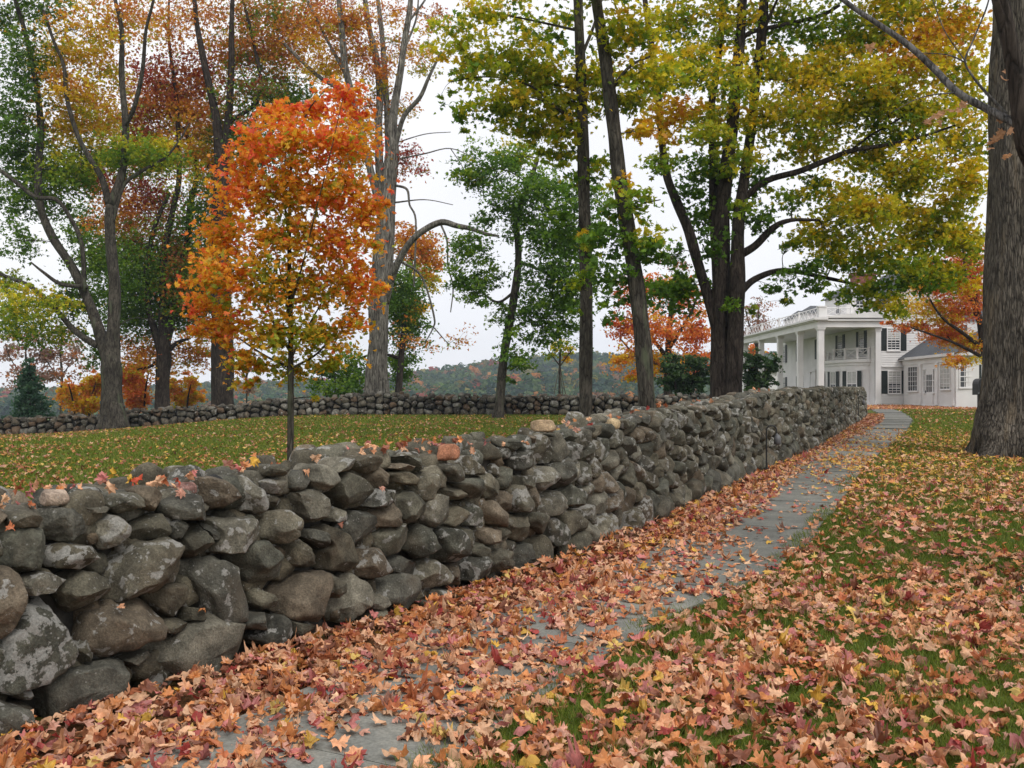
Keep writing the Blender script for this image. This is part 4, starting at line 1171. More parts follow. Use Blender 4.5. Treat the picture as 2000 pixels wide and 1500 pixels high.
# ---- background: house side
tree("maple_tree", "small red and orange maple in front of the white sunroom, beside the massive trunk", "tree", 46,
 [[(1932,815,22),(1928,720,18),(1918,650,14),(1905,580,10),(1895,500,7)],[(1920,680,9),(1880,650,7),(1840,620,5),(1810,575,3)],[(1915,640,8),(1890,560,6),(1880,480,4)],[(1924,700,8),(1860,668,5),(1780,640,3)]],
 [(1850,555,42,24,'RO',.6),(1890,515,42,34,'RO',.8),(1885,600,35,32,'RO',.6),(1830,600,35,24,'OY',.35),(1790,638,36,9,'RO',.9),(1845,652,44,14,'O',1.1),(1890,668,34,20,'OO'),(1880,705,34,10,'OO',.9),(1790,595,36,34,'OY',.45),(1800,560,34,24,'OO',.5),(1850,620,30,24,'OO',.6),(1830,545,30,25,'OY',.4),(1905,560,25,40,'RO',.7),(1740,632,16,5,'RO',.8)],
 leaf=.14, kind=2, bark='dark_bark', seed=41, zdepth=.8, dens=1.5, grow=1.15)
tree("maple_tree", "round orange maple beyond the far wall, between the leaning trunk and the dark shrub", "tree", 60,
 [[(1305,800,18),(1305,700,14),(1310,620,10),(1322,550,6)],[(1305,700,9),(1260,640,6),(1235,580,4)],[(1307,680,9),(1345,620,6),(1365,570,4)],[(1305,720,7),(1240,690,4),(1210,660,3)]],
 [(1300,555,50,34,'O',.7),(1240,570,35,34,'RO',.8),(1350,580,40,34,'RO',.6),(1222,640,32,32,'RO'),(1290,640,60,40,'O',.9),(1360,640,32,32,'O',.8),(1215,700,28,22,'OO',1.1),(1280,705,50,32,'OO',1.1),(1350,700,32,32,'RO',.9),(1235,738,28,14,'OO'),(1320,520,40,20,'PK',.3),(1360,655,30,40,'RO',.8),(1200,620,14,25,'RO',.6)],
 leaf=.19, kind=3, bark='dark_bark', seed=42, dens=.75)
tree("maple_tree", "pale leafless-looking pink tree far behind the white portico roof", "tree", 112,
 [[(1475,800,8),(1478,700,6),(1480,640,4),(1482,600,3)],[(1478,680,4),(1462,630,3),(1455,600,2)]],
 [(1482,610,22,30,'PK',.35),(1465,640,22,25,'PK',.4),(1490,640,20,20,'PK',.4)], leaf=.25, kind=3, seed=43, flare=False)
tree("maple_tree", "bright orange tree far behind the left end of the portico", "tree", 118,
 [[(1472,810,8),(1472,730,6),(1472,690,4)]], [(1472,690,18,22,'O',1.1),(1468,720,18,18,'O')], leaf=.3, kind=3, seed=44, flare=False)
def shrub(name, label, px, py, rx, ry, Y, pal, leaf, kind, seed, cat="shrub", up=.4, group=None, dens=1.2):
    r = np.random.default_rng(seed); g = 0
    x0 = (px - 1000) * Y / F; gy0 = float(gz(x0, Y)); pb_ = HZ - (gy0 - EYE) * F / Y
    cl = []
    for a in range(9):
        cl.append((px + r.uniform(-.75, .75) * rx, py + r.uniform(-.7, .8) * ry, rx * .42, ry * .38, pal, dens))
    cl += [(px, py + ry * .4, rx * .7, ry * .5, pal, dens)]
    st = [[(px + q * rx * .2, pb_, 5), (px + q * rx * .35, py + ry * .3, 4), (px + q * rx * .5, py - ry * .4, 2)] for q in (0, -1, 1)]
    return tree(name, label, cat, Y, st, cl, leaf=leaf, kind=kind, bark='dark_bark', seed=seed, flare=False, up=up, crown_name="foliage", group=group)
shrub("rhododendron_bush", "dark rhododendron mass behind the far wall, left of the dark double trunk", 1335, 725, 52, 46, 49, 'RH', .17, 3, 51)
shrub("rhododendron_bush", "glossy green rhododendron behind the near wall, in front of the portico's left columns", 1475, 735, 40, 48, 46.5, 'RH', .17, 3, 52)
# ---- background: left
def cone_tree(label, px, ytop, ybot, rpx, Y, seed):
    cl = []
    n = 9
    for i in range(n):
        t = (i + .5) / n
        cl.append((px, ytop + (ybot - ytop) * t, rpx * (.18 + .82 * t), (ybot - ytop) / n * .8, 'EV', 1.3, 0))
    tree("pine_tree", label, "tree", Y, [[(px, ybot + 20, 9), (px, (ytop + ybot) / 2, 6), (px, ytop, 2)]], cl, leaf=.2, kind=3, bark='dark_bark', seed=seed, flare=False, up=.2, dens=1.1)
cone_tree("blue-green conical pine behind the far wall at the left edge", 58, 705, 815, 52, 62, 61)
shrub("maple_bush", "orange-red bushy maple behind the far wall, between the pine and the forked trunk", 160, 768, 52, 44, 57, 'OO', .19, 3, 62, "shrub")
shrub("maple_bush", "red-orange bushy maple behind the far wall, right of the forked trunk", 270, 745, 42, 48, 59, 'O', .19, 3, 63, "shrub")
shrub("maple_bush", "small orange bush behind the far wall, left of the thick dark trunk", 355, 765, 36, 36, 59, 'OO', .19, 3, 64, "shrub")
shrub("maple_bush", "green and dull brown thicket behind the far wall, left of the weathered grey trunk", 655, 745, 58, 40, 60, 'G', .2, 3, 65, "shrub", dens=.55)
for i, (px, py, lab, sd) in enumerate([(50, 690, "pale pinkish half-bare tree at the far left, above the pine", 66), (118, 700, "pale half-bare tree left of the forked trunk, above the orange bush", 67), (480, 745, "brown half-bare sapling beyond the far wall, right of the thick dark trunk", 68)]):
    s_ = .55 if px == 480 else 1
    tree("bare_tree", lab, "tree", 80, [[(px, 815, 6), (px + 3, 740, 5), (px, 690, 3.5), (px + 4, 640, 2)] if s_ == 1 else [(px, 815, 4), (px + 2, 760, 3), (px, 715, 2)], [(px + 2, 745, 3), (px - 30 * s_, 700, 2), (px - 40 * s_, 670, 1.5)], [(px + 2, 735, 3), (px + 25 * s_, 700, 2), (px + 35 * s_, 660, 1.5)]],
         [(px, 665 if s_ == 1 else 720, 36 * s_, 28 * s_, 'PK', .35), (px - 32 * s_, 690 if s_ == 1 else 740, 28 * s_, 28 * s_, 'PK', .4), (px + 30 * s_, 690 if s_ == 1 else 740, 28 * s_, 28 * s_, 'PK', .4), (px, 735 if s_ == 1 else 760, 45 * s_, 25 * s_, 'PK', .5)],
         leaf=.24, kind=3, seed=sd, flare=False, bark='bark', group="half-bare trees beyond the far wall")

# ------------------------------------------------------------------ white house
HX, HY, HZ0 = 21.7, 70.0, .8
house = empty("house", (28, 80, HZ0), "white clapboard house with two-storey columned portico and dark shutters at the end of the path", "house")
X1, Y1 = 25.6, 96.0
def part(fn, name, mat, parent=house, smooth_shade=False):
    b = MB(); fn(b); return b.build(name, M[mat], parent, smooth_shade)
ux, uy = np.array([1.0, 0]), np.array([0, 1.0])
def clap(b, o, u, n, L, z0, z1, step=.17, gable=None):
    """overlapping horizontal boards: each one leans out at its foot"""
    z = z0; o = np.asarray(o, float)
    while z < z1 - 1e-3:
        zt = min(z + step, z1); a0, a1 = 0.0, L
        if gable: a0, a1 = gable((z + zt) / 2)
        if a1 - a0 > .05:
            q = []
            for w, zz, d in ((a0, z, .04), (a1, z, .04), (a1, zt, .004), (a0, zt, .004)):
                p = o + u * w + n * d; q.append((p[0], p[1], zz))
            p0 = o + u * a0 + n * .004; p1 = o + u * a1 + n * .004
            q += [(p0[0], p0[1], z), (p1[0], p1[1], z)]
            b.add(q, [(0, 1, 2, 3), (4, 5, 1, 0)])
        z = zt
# foundation slab and inner solid
part(lambda b: b.box(X1 + .02, 33.5, HY + .17, Y1, HZ0 - .3, 7.2), "inner_wall", 'white')
def _gable(z):
    t = 0 if z < 7.3 else (z - 7.3) / 3.6 * 4.0
    return (t, 8.0 - t)
def _w(b):
    clap(b, (X1, HY + .15), ux, -uy, 8.0, HZ0, 10.85, gable=_gable)
    b.add([(X1, HY + .155, 7.2), (X1 + 8, HY + .155, 7.2), (X1 + 4, HY + .155, 10.9)], [(0, 1, 2)])
part(_w, "wall", 'white')
def _w2(b):
    clap(b, (X1, Y1), -uy, -ux, Y1 - HY - .2, HZ0, 6.4)
part(_w2, "wall", 'white')
part(lambda b: (b.box(X1 - .02, X1 + .35, HY - .02, HY + .12, HZ0, 6.3), b.box(X1 - .06, X1 + .39, HY - .05, HY + .115, HZ0 + .002, HZ0 + .35), b.box(X1 - .06, X1 + .39, HY - .05, HY + .115, 6.05, 6.297)), "pilaster", 'white')
part(lambda b: (b.box(HX - .6, X1, HY - .4, Y1, HZ0 - .4, HZ0 + .02)), "porch_floor", 'white')
for i in range(5):
    y = HY + [0, 5.0, 10.6, 16.6, 22.5][i]
    def _c(b, y=y):
        b.box(HX - .2, HX + .2, y - .2, y + .2, HZ0 + .3, 6.1)
        b.box(HX - .26, HX + .26, y - .26, y + .26, HZ0 + .02, HZ0 + .3)
        b.box(HX - .24, HX + .24, y - .24, y + .24, 6.1, 6.18)
        b.box(HX - .28, HX + .28, y - .28, y + .28, 6.18, 6.3)
    part(_c, "column", 'white')
def _ent(b):
    b.box(HX - .3, HX + .3, HY - .3, Y1 - 2.8, 6.3, 6.72)
    b.box(HX + .302, X1 + .4, HY - .298, HY + .13, 6.302, 6.718)
    b.box(HX - .45, HX + .35, HY - .45, Y1 - 2.7, 6.722, 6.8)
    b.box(HX - .62, HX + .35, HY - .62, Y1 - 2.6, 6.802, 6.93)
    b.box(HX + .352, X1 + .5, HY - .5, HY + .12, 6.73, 6.88)
part(_ent, "cornice", 'white')
part(lambda b: b.box(HX + .303, X1 - .03, HY + .14, Y1 - 2.8, 6.4, 6.5), "porch_ceiling", 'white')
def _pr(b):
    a, c, z0, z1 = HX - .6, X1 + .6, 6.935, 7.55
    V = []
    for y in (HY - .6, Y1 - 2.6):
        V += [(a, y, z0), (c, y, z0), (c, y, z1)]
    b.add(V, [(0, 1, 2), (3, 5, 4)]); b.add(V, [(0, 2, 5, 3), (0, 3, 4, 1)])
part(_pr, "portico_roof", 'white')
def _rail(P, zb, h, name, posts=True, xs=True, parent=house):
    """balustrade along a polyline: posts, two rails and crossed bars"""
    b = MB()
    for i, p in enumerate(P):
        b.box(p[0] - .07, p[0] + .07, p[1] - .07, p[1] + .07, zb, zb + h + .08)
        if i + 1 < len(P):
            q = P[i + 1]
            for z in (zb + .08, zb + h):
                b.tube([(p[0], p[1], z), (q[0], q[1], z)], [.035, .035], 4)
            L = math.hypot(q[0] - p[0], q[1] - p[1]); n = max(1, int(L / .9))
            for j in range(n):
                s0, s1 = j / n, (j + 1) / n
                a = (p[0] + (q[0] - p[0]) * s0, p[1] + (q[1] - p[1]) * s0); c = (p[0] + (q[0] - p[0]) * s1, p[1] + (q[1] - p[1]) * s1)
                b.tube([(*a, zb + .08), (*c, zb + h)], [.022, .022], 4); b.tube([(*a, zb + h), (*c, zb + .08)], [.022, .022], 4)
    return b.build(name, M['white'], parent)
_rail([(HX + .1, HY + .1), (HX + .1, HY + 5.6), (HX + .1, HY + 11.2), (HX + .1, HY + 16.8), (HX + .1, HY + 22.4)], 7.0, .75, "roof_railing")
part(lambda b: (b.box(HX - .15, HX + .35, HY - .15, HY + .35, 6.95, 7.72), b.box(HX - .2, HX + .4, HY - .2, HY + .4, 7.72, 7.8)), "railing_post", 'white')
_rail([(HX + .4, HY + .1), (HX + 2.2, HY + .1), (X1 - .3, HY + .1)], 7.05, .62, "roof_railing")

def window(o, u, n, w, z0, z1, nx, ny, shut=0, curtain=.45, parent=house):
    """o on the wall plane at the window's middle; frame proud of the wall, panes set in it, shutters beside"""
    fb = MB(); t = .07
    fb.obox(o, u, n, -w / 2 - t, -w / 2, z0 - t, z1 + t, .0, .07); fb.obox(o, u, n, w / 2, w / 2 + t, z0 - t, z1 + t, .0, .07)
    fb.obox(o, u, n, -w / 2, w / 2, z1, z1 + t, .0, .068); fb.obox(o, u, n, -w / 2 - t - .03, w / 2 + t + .03, z0 - t - .04, z0 - t, .0, .11); fb.obox(o, u, n, -w / 2, w / 2, z0 - t, z0, .0, .068)
    for i in range(1, nx): x = -w / 2 + w * i / nx; fb.obox(o, u, n, x - .014, x + .014, z0, z1, .034, .056)
    for j in range(1, ny):
        z = z0 + (z1 - z0) * j / ny; q = .03 if j * 2 == ny else .014
        fb.obox(o, u, n, -w / 2, w / 2, z - q, z + q, .032, .054 + q * .2)
    fr = fb.build("window", M['white'], parent)
    g = MB(); g.obox(o, u, n, -w / 2, w / 2, z0, z1, .001 + .018, .03); g.build("pane", M['glass'], fr)
    if curtain:
        c = MB(); c.obox(o, u, n, -w / 2 + .01, w / 2 - .01, z1 - (z1 - z0) * curtain, z1 - .01, .0305, .0325); c.build("curtain", M['curtain'], fr)
    if shut:
        for s in (-1, 1):
            sb = MB(); a = s * (w / 2 + t + .02 + shut / 2)
            sb.obox(o, u, n, a - shut / 2, a + shut / 2, z0 - .06, z1 + .06, .024, .05)
            k = 14
            for j in range(k):
                z = z0 + (z1 - z0) * (j + .15) / k; sb.obox(o, u, n, a - shut / 2 + .05, a + shut / 2 - .05, z, z + .05, .05, .066)
            for e in (-1, 1):
                sb.obox(o, u, n, a + e * (shut / 2 - .025) - .025, a + e * (shut / 2 - .025) + .025, z0 - .06, z1 + .06, .0505, .072)
            sb.build("shutter", M['shutter'], parent)
    return fr
E = np.array
window((X1 + 1.28, HY + .15), ux, -uy, .82, 4.72, 6.2, 3, 4, .4)
window((X1 + 1.34, HY + .15), ux, -uy, .82, 1.7, 3.2, 3, 4, .42)
part(lambda b: b.box(X1 + .45, X1 + 2.2, HY + .02, HY + .13, 3.5, 3.6), "window_hood", 'white')
for y in (72.8, 77.5, 82.9, 88.4, 93.6):
    window((X1, y), -uy, -ux, .95, 4.6, 6.15, 3, 4, .5, .3)
for y in (88.4, 93.6):
    window((X1, y), -uy, -ux, .95, 1.6, 3.15, 3, 4, .5, .3)
def _door(b):
    b.box(X1 - .08, X1 - .02, 83.9, 85.1, HZ0 + .03, 3.3)
    for y in (84.05, 84.6):
        for z in (HZ0 + .3, HZ0 + 1.4): b.box(X1 - .11, X1 - .081, y, y + .4, z, z + .8)
dr = part(_door, "door", 'white')
part(lambda b: b.box(X1 - .16, X1 - .112, 84.98, 85.04, 1.8, 1.95), "handle", 'iron', dr)
part(lambda b: (b.box(X1 - .12, X1 - .03, 83.7, 83.88, HZ0 + .03, 3.5), b.box(X1 - .12, X1 - .03, 85.12, 85.3, HZ0 + .03, 3.5), b.box(X1 - .14, X1 - .03, 83.7, 85.3, 3.502, 3.65)), "door_frame", 'white')
# bowed bay with a balcony on top
def bay(t, k=1.0): return np.array([X1 - 1.7 * k * math.sin(t), 75.5 - 4.3 * (1 + (k - 1) * .4) * math.cos(t)])
ts = np.linspace(0, math.pi, 25)
def _bay(b):
    V = []
    for t in ts:
        for z in (HZ0, 3.95): p = bay(t); V.append((p[0], p[1], z))
    b.add(V, [(2 * i, 2 * i + 1, 2 * i + 3, 2 * i + 2) for i in range(24)])
part(_bay, "bay_wall", 'white')
def _bayc(b):
    for z0, z1, k0, k1 in ((3.3, 3.4, 1.0, 1.03), (3.7, 3.9, 1.0, 1.05), (3.9, 4.12, 1.0, 1.14), (HZ0, HZ0 + .3, 1, 1.05)):
        V = []
        for t in ts:
            for k, z in ((k0 - .02, z0), (k1, z0 + .001), (k1, z1), (k0 - .4, z1 + .001)): p = bay(t, k); V.append((p[0], p[1], z))
        b.add(V, [(4 * i + a, 4 * i + a + 1, 4 * i + 5 + a, 4 * i + 4 + a) for i in range(24) for a in range(3)])
part(_bayc, "bay_cornice", 'white')
for t in (math.radians(35), math.radians(72), math.radians(108), math.radians(145)):
    p = bay(t, 1.0); q = bay(t + .05) - bay(t - .05); q /= np.linalg.norm(q); n = np.array([-q[1], q[0]])
    if n[0] > 0: n = -n
    window(p + n * .02, -q if False else q, n, .82, 1.5, 3.22, 2, 2, .36, .5)
_rail([tuple(bay(t, 1.08)) for t in np.linspace(.08, math.pi - .08, 9)], 4.13, .75, "balcony_railing")
# main roof, dormers, chimney
def _roof(b):
    a, c, e = X1 - .35, X1 + 4.0, X1 + 8.35
    for x0, z0, x1, z1, y0, y1 in ((a, 7.2, c, 11.05, HY - .05, 79.5), (e, 7.2, c, 11.05, HY - .05, 79.5), (a + .1, 7.1, c, 8.6, 79.6, Y1 + .2), (e - .1, 7.1, c, 8.6, 79.6, Y1 + .2)):
        b.add([(x0, y0, z0), (x1, y0, z1), (x1, y1, z1), (x0, y1, z0), (x0, y0, z0 - .12), (x1, y0, z1 - .12), (x1, y1, z1 - .12), (x0, y1, z0 - .12)],
              [(0, 1, 2, 3), (4, 7, 6, 5), (0, 4, 5, 1), (1, 5, 6, 2), (2, 6, 7, 3), (3, 7, 4, 0)])
rf = part(_roof, "roof", 'roof')
part(lambda b: b.add([(X1, 79.45, 7.15), (X1 + 8, 79.45, 7.15), (X1 + 4, 79.45, 10.85)], [(0, 2, 1)]), "gable_wall", 'white')
def _ch(b):
    b.box(26.8, 28.4, 77.6, 78.9, 8, 10.9); b.box(26.7, 28.5, 77.5, 79.0, 10.9, 11.1)
part(_ch, "chimney", 'brick', rf)
def dormer(x0, x1, y0, y1, z0, z1, zr, ov=.2, win_=None):
    d = part(lambda b: b.box(x0, x1, y0, y1, z0, z1), "dormer", 'white')
    ym = (y0 + y1) / 2
    def _r(b):
        V = [(x0 - ov, y0 - ov, z1), (x0 - ov, y1 + ov, z1), (x1 + ov, y1 + ov, z1), (x1 + ov, y0 - ov, z1), (x0 + .8, ym, zr), (x1 - .3, ym, zr)]
        b.add(V, [(0, 3, 5, 4), (2, 1, 4, 5), (0, 1, 2, 3)]); b.add(V, [(0, 4, 1), (3, 2, 5)])
    part(_r, "dormer_roof", 'roof', d)
    return d
d1 = dormer(24.6, 29.2, 73.2, 78.2, 7.3, 8.95, 9.9)
window((25.55, 73.2), ux, -uy, .5, 7.6, 8.75, 2, 4, 0, 0, d1)
def _ped(b):
    b.add([(25.0, 73.0, 8.98), (26.1, 73.0, 8.98), (25.55, 73.0, 9.75), (25.0, 74.2, 8.98), (26.1, 74.2, 8.98), (25.55, 74.6, 9.75)], [(0, 1, 2)])
    b.add([(25.0, 73.0, 8.98), (26.1, 73.0, 8.98), (25.55, 73.0, 9.75), (25.0, 74.2, 8.98), (26.1, 74.2, 8.98), (25.55, 74.6, 9.75)], [(0, 2, 5, 3), (1, 4, 5, 2), (0, 3, 4, 1)])
part(_ped, "pediment", 'white', d1)
window((24.6, 75.0), -uy, -ux, .7, 7.7, 8.7, 2, 2, 0, 0, d1)
d2 = dormer(24.0, 28.0, 81, 84.5, 7.3, 8.2, 8.95)
d3 = dormer(24.9, 28.5, 88, 91, 7.3, 8.3, 9.1)
# sunroom wing, running towards the viewer
A0, B0 = np.array([27.5, 69.9]), np.array([27.0, 60.5])
wu = (B0 - A0) / np.linalg.norm(B0 - A0); wn = np.array([wu[1], -wu[0]])
if wn[0] > 0: wn = -wn
WL = np.linalg.norm(B0 - A0)
def wt(px):
    r = (px - 1000) / F; a = A0[0] - r * A0[1]; d = wu[0] - r * wu[1]; return -a / d
part(lambda b: b.obox(A0, wu, wn, 0, WL, HZ0 - .2, 4.0, -6, 0), "sunroom_wall", 'white')
def _trim(b):
    b.obox(A0, wu, wn, -.05, WL + .06, 3.62, 3.95, .002, .06); b.obox(A0, wu, wn, -.1, WL + .3, 3.952, 4.12, .0, .3); b.obox(A0, wu, wn, .02, WL + .03, HZ0 - .2, HZ0 + .1, .002, .05)
    b.obox(A0, wu, wn, WL + .003, WL + .06, 3.62, 3.95, -6, .0); b.obox(A0, wu, wn, WL + .003, WL + .28, 3.955, 4.115, -6, -.001)
part(_trim, "sunroom_cornice", 'white')
for px in (1799, 1831, 1863):
    t = wt(px); part(lambda b: (b.obox(A0, wu, wn, t - .19, t + .19, HZ0 + .1, 3.62, .003, .09), b.obox(A0, wu, wn, t - .23, t + .23, HZ0 + .1, HZ0 + .4, .003, .12), b.obox(A0, wu, wn, t - .23, t + .23, 3.45, 3.617, .003, .12)), "pilaster", 'white')
def wwin(p0, p1, z0, z1, nx, ny, cur):
    a, c = wt(p0), wt(p1); window(A0 + wu * (a + c) / 2 + wn * .004, wu, wn, c - a, z0, z1, nx, ny, 0, cur)
wwin(1775, 1793, 1.85, 3.45, 4, 5, .0)
wwin(1838, 1857, 1.95, 3.5, 3, 5, .95)
ta, tb_ = wt(1809), wt(1823); tm = (ta + tb_) / 2
def _sd(b):
    w = (tb_ - ta) / 2
    b.obox(A0, wu, wn, tm - w, tm + w, HZ0 + .1, 1.75, .01, .05)
    for a, c in ((tm - w, tm - w + .12), (tm + w - .12, tm + w)): b.obox(A0, wu, wn, a, c, 1.752, 3.0, .01, .05)
    b.obox(A0, wu, wn, tm - w + .121, tm + w - .121, 2.88, 3.0, .01, .049)
    for k in (1, 2): x = tm - w + .12 + (2 * w - .24) * k / 3; b.obox(A0, wu, wn, x - .015, x + .015, 1.752, 2.88, .03, .046)
    for k in (1, 2): z = 1.75 + 1.13 * k / 3; b.obox(A0, wu, wn, tm - w + .121, tm + w - .121, z - .015, z + .015, .028, .044)
sdoor = part(_sd, "door", 'white')
part(lambda b: b.obox(A0, wu, wn, tm - (tb_ - ta) / 2 + .12, tm + (tb_ - ta) / 2 - .12, 1.752, 2.88, .004, .026), "pane", 'glass', sdoor)
part(lambda b: b.obox(A0, wu, wn, tm - (tb_ - ta) / 2 + .04, tm - (tb_ - ta) / 2 + .09, 1.7, 1.85, .051, .1), "handle", 'iron', sdoor)
for s in (-1, 1):
    x = tm + s * ((tb_ - ta) / 2 + .22); window(A0 + wu * x + wn * .004, wu, wn, .18, 1.75, 3.2, 1, 4, 0, 0)
# its end, facing the viewer
window((27.74, 60.5), ux, -uy, 1.02, 2.05, 3.3, 4, 4, 0, 0)
part(lambda b: b.box(28.36, 28.75, 60.42, 60.47, 1.95, 3.4), "shutter", 'shutter')
def _wr(b):
    for x0, z0, x1, z1 in ((26.75, 4.1, 30.4, 6.3), (33.9, 4.1, 30.4, 6.3)):
        b.add([(x0, 60.1, z0), (x1, 60.1, z1), (x1, 70.1, z1), (x0 + (.45 if x0 < 30 else 0), 70.1, z0), (x0, 60.1, z0 - .1), (x1, 60.1, z1 - .1), (x1, 70.1, z1 - .1), (x0 + (.45 if x0 < 30 else 0), 70.1, z0 - .1)],
              [(0, 1, 2, 3), (4, 7, 6, 5), (0, 4, 5, 1), (1, 5, 6, 2), (2, 6, 7, 3), (3, 7, 4, 0)])
part(_wr, "roof", 'roof')
part(lambda b: b.add([(27.0, 60.4, 4.12), (33.6, 60.4, 4.12), (30.4, 60.4, 6.15)], [(0, 1, 2)]), "gable_wall", 'white')
d4 = dormer(27.9, 30.2, 62.4, 64.3, 4.6, 6.2, 7.0, .12)
window((28.3, 62.4), ux, -uy, .42, 5.1, 5.95, 2, 2, 0, 0, d4)
window((27.9, 63.35), -uy, -ux, .7, 5.1, 5.95, 2, 2, 0, 0, d4)
# white building far behind the portico
bk = empty("outbuilding", (27, 112, 0), "pale shed with dark roof glimpsed between the portico's left columns", "building")
part(lambda b: b.box(25.5, 31, 110, 118, -2, 4.0), "wall", 'white', bk)
part(lambda b: b.add([(25.2, 109.7, 4.0), (31.3, 109.7, 4.0), (28.2, 109.7, 5.6), (25.2, 118.3, 4.0), (31.3, 118.3, 4.0), (28.2, 118.3, 5.6)], [(0, 2, 5, 3), (1, 4, 5, 2), (0, 3, 4, 1)]), "roof", 'roof', bk)

# ------------------------------------------------------------------ hook lights, post box
def hook_light(label, px, pbot, ptop, Y, off):
    x = (px - 1000) * Y / F; zb = float(gz(x, Y)); h = (pbot - ptop) * Y / F
    root = empty("path_light", (x, Y, zb), label, "path light", "black hook lights along the wall")
    r = .085
    P = [(x, Y, zb - .1), (x, Y, zb + h * .5), (x, Y, zb + h - r)] + [(x + r - r * math.cos(a), Y, zb + h - r + r * math.sin(a)) for a in np.linspace(.3, math.pi, 9)] + [(x + 2 * r, Y, zb + h - r - .06)]
    b = MB(); b.tube(P, [.013] * len(P), 8); b.box(x - .03, x + .03, Y - .03, Y + .03, zb - .05, zb + .1); b.build("pole", M['iron'], root, False)
    lx, lz = x + 2 * r, zb + h - r - .06
    b = MB(); b.tube([(lx, Y, lz + .01), (lx + .01, Y, lz - .02), (lx + .015, Y, lz - .05), (lx + .02, Y, lz - .17), (lx + .022, Y, lz - .19)], [.012, .03, .055, .065, .02], 12)
    b.build("lamp_shade", M['lantern'], root, True)
hook_light("black shepherd's-hook light with a grey bell lamp, nearer one against the wall beside the path", 1497, 922, 828, 17.0, 0)
hook_light("black shepherd's-hook light at the far end of the wall, further one", 1677, 846, 792, 37.0, 0)
Yp = 45.5; xp = (1913 - 1000) * Yp / F; zp = float(gz(xp, Yp))
post = empty("post_box", (xp, Yp, zp), "black lidded box on a post at the left side of the massive right trunk", "mailbox")
part(lambda b: (b.box(xp - .07, xp + .07, Yp - .07, Yp + .07, zp - .1, zp + .95), b.box(xp - .12, xp + .12, Yp - .12, Yp + .12, zp - .05, zp + .12)), "post", 'iron', post)
def _mb(b):
    V = []; n = 9
    for y in (Yp - .3, Yp + .3):
        V += [(xp - .19, y, zp + .95), (xp + .19, y, zp + .95)] + [(xp + .19 * math.cos(a), y, zp + 1.45 + .25 * math.sin(a)) for a in np.linspace(0, math.pi, n)]
    m = n + 2
    b.add(V, [(i, (i + 1) % m, m + (i + 1) % m, m + i) for i in range(m)])
    c = len(V) // 2
    b.add([*V[:m], (xp, Yp - .31, zp + 1.3)], [(i, m, (i + 1) % m) for i in range(m)]); b.add([*V[m:], (xp, Yp + .31, zp + 1.3)], [(i, (i + 1) % m, m) for i in range(m)])
part(_mb, "box", 'iron', post)
part(lambda b: b.box(xp - .22, xp + .22, Yp - .33, Yp - .312, zp + 1.0, zp + 1.06), "lid", 'lantern', post)

# ------------------------------------------------------------------ hills and their woods
def hill_h(X, Y):
    rx = X / np.maximum(Y, 1) * F + 1000      # direction, in photo columns, used only to look up the ridge profile of the land
    a = np.interp(X, [-700, -330, -170, -75, -40, 0, 40, 90, 160, 400, 800], [6, -2, 3, 9, 14, 20, 23, 23, 23, 26, 24])
    b = np.interp(X, [-500, -130, -60, -30, 0, 30, 60, 110, 300], [-9, -8, -5, -1, 3, 4, 4, 4, 2])
    far = -10 + (a + 10) * np.exp(-((Y - 700) / 130) ** 2)
    near = -10 + (b + 10) * np.exp(-((Y - 470) / 60) ** 2)
    return np.maximum(far, near) - 1.0
hx = np.linspace(-900, 900, 90); hy = np.linspace(240, 1000, 60)
A_, B_ = np.meshgrid(hx, hy)
hb = MB(); ii = np.arange(59)[:, None] * 90 + np.arange(89)[None]
hb.add(np.stack([A_, B_, hill_h(A_, B_)], -1).reshape(-1, 3), np.stack([ii, ii + 1, ii + 91, ii + 90], -1).reshape(-1, 4), (.3, .3, .3))
tag(hb.build("hills", M['ground'], smooth_shade=True), kind="structure")
hr = np.random.default_rng(77)
fb = MB()
n = 7000
Yc = hr.uniform(330, 760, n); Xc = hr.uniform(-.62, .62, n) * Yc
ok = (hill_h(Xc, Yc) > -10.2)
Xc, Yc = Xc[ok], Yc[ok]; n = len(Xc)
pn = fnoise(Xc / 45, Yc / 60, 31)
pal = [(.04, .095, .028), (.06, .12, .03), (.10, .16, .035), (.03, .075, .04), (.24, .21, .035), (.5, .2, .03), (.45, .09, .05), (.24, .12, .05)]
wts = np.array([4, 4, 3.4, 3.4, 1.4, .7, .45, .9]); wts /= wts.sum()
ci = hr.choice(8, n, p=wts)
m = 70
rad = hr.uniform(4, 7, n); hgt = hr.uniform(4, 8, n)
d = hr.normal(size=(n, m, 3)); d[..., 2] = np.abs(d[..., 2]) * 1.1 - .25; d /= np.linalg.norm(d, axis=2)[..., None]
d *= hr.uniform(.72, 1.08, (n, m))[..., None]
P = np.stack([Xc, Yc, hill_h(Xc, Yc) + 2], -1)[:, None] + d * np.stack([rad, rad, hgt], -1)[:, None]
col = np.array(pal)[ci][:, None] * hr.uniform(.85, 1.15, (n, m))[..., None] * hr.uniform(.75, 1.3, (n, 1))[..., None]
add_leaves(fb, P.reshape(-1, 3), hr.uniform(1.1, 2.0, n * m), d.reshape(-1, 3) + hr.normal(size=(n * m, 3)) * .45, col.reshape(-1, 3), 3, .2, hr)
tag(fb.build("hillside_forest", M['leaf']), "autumn woods covering the distant hill", "forest", kind="stuff")

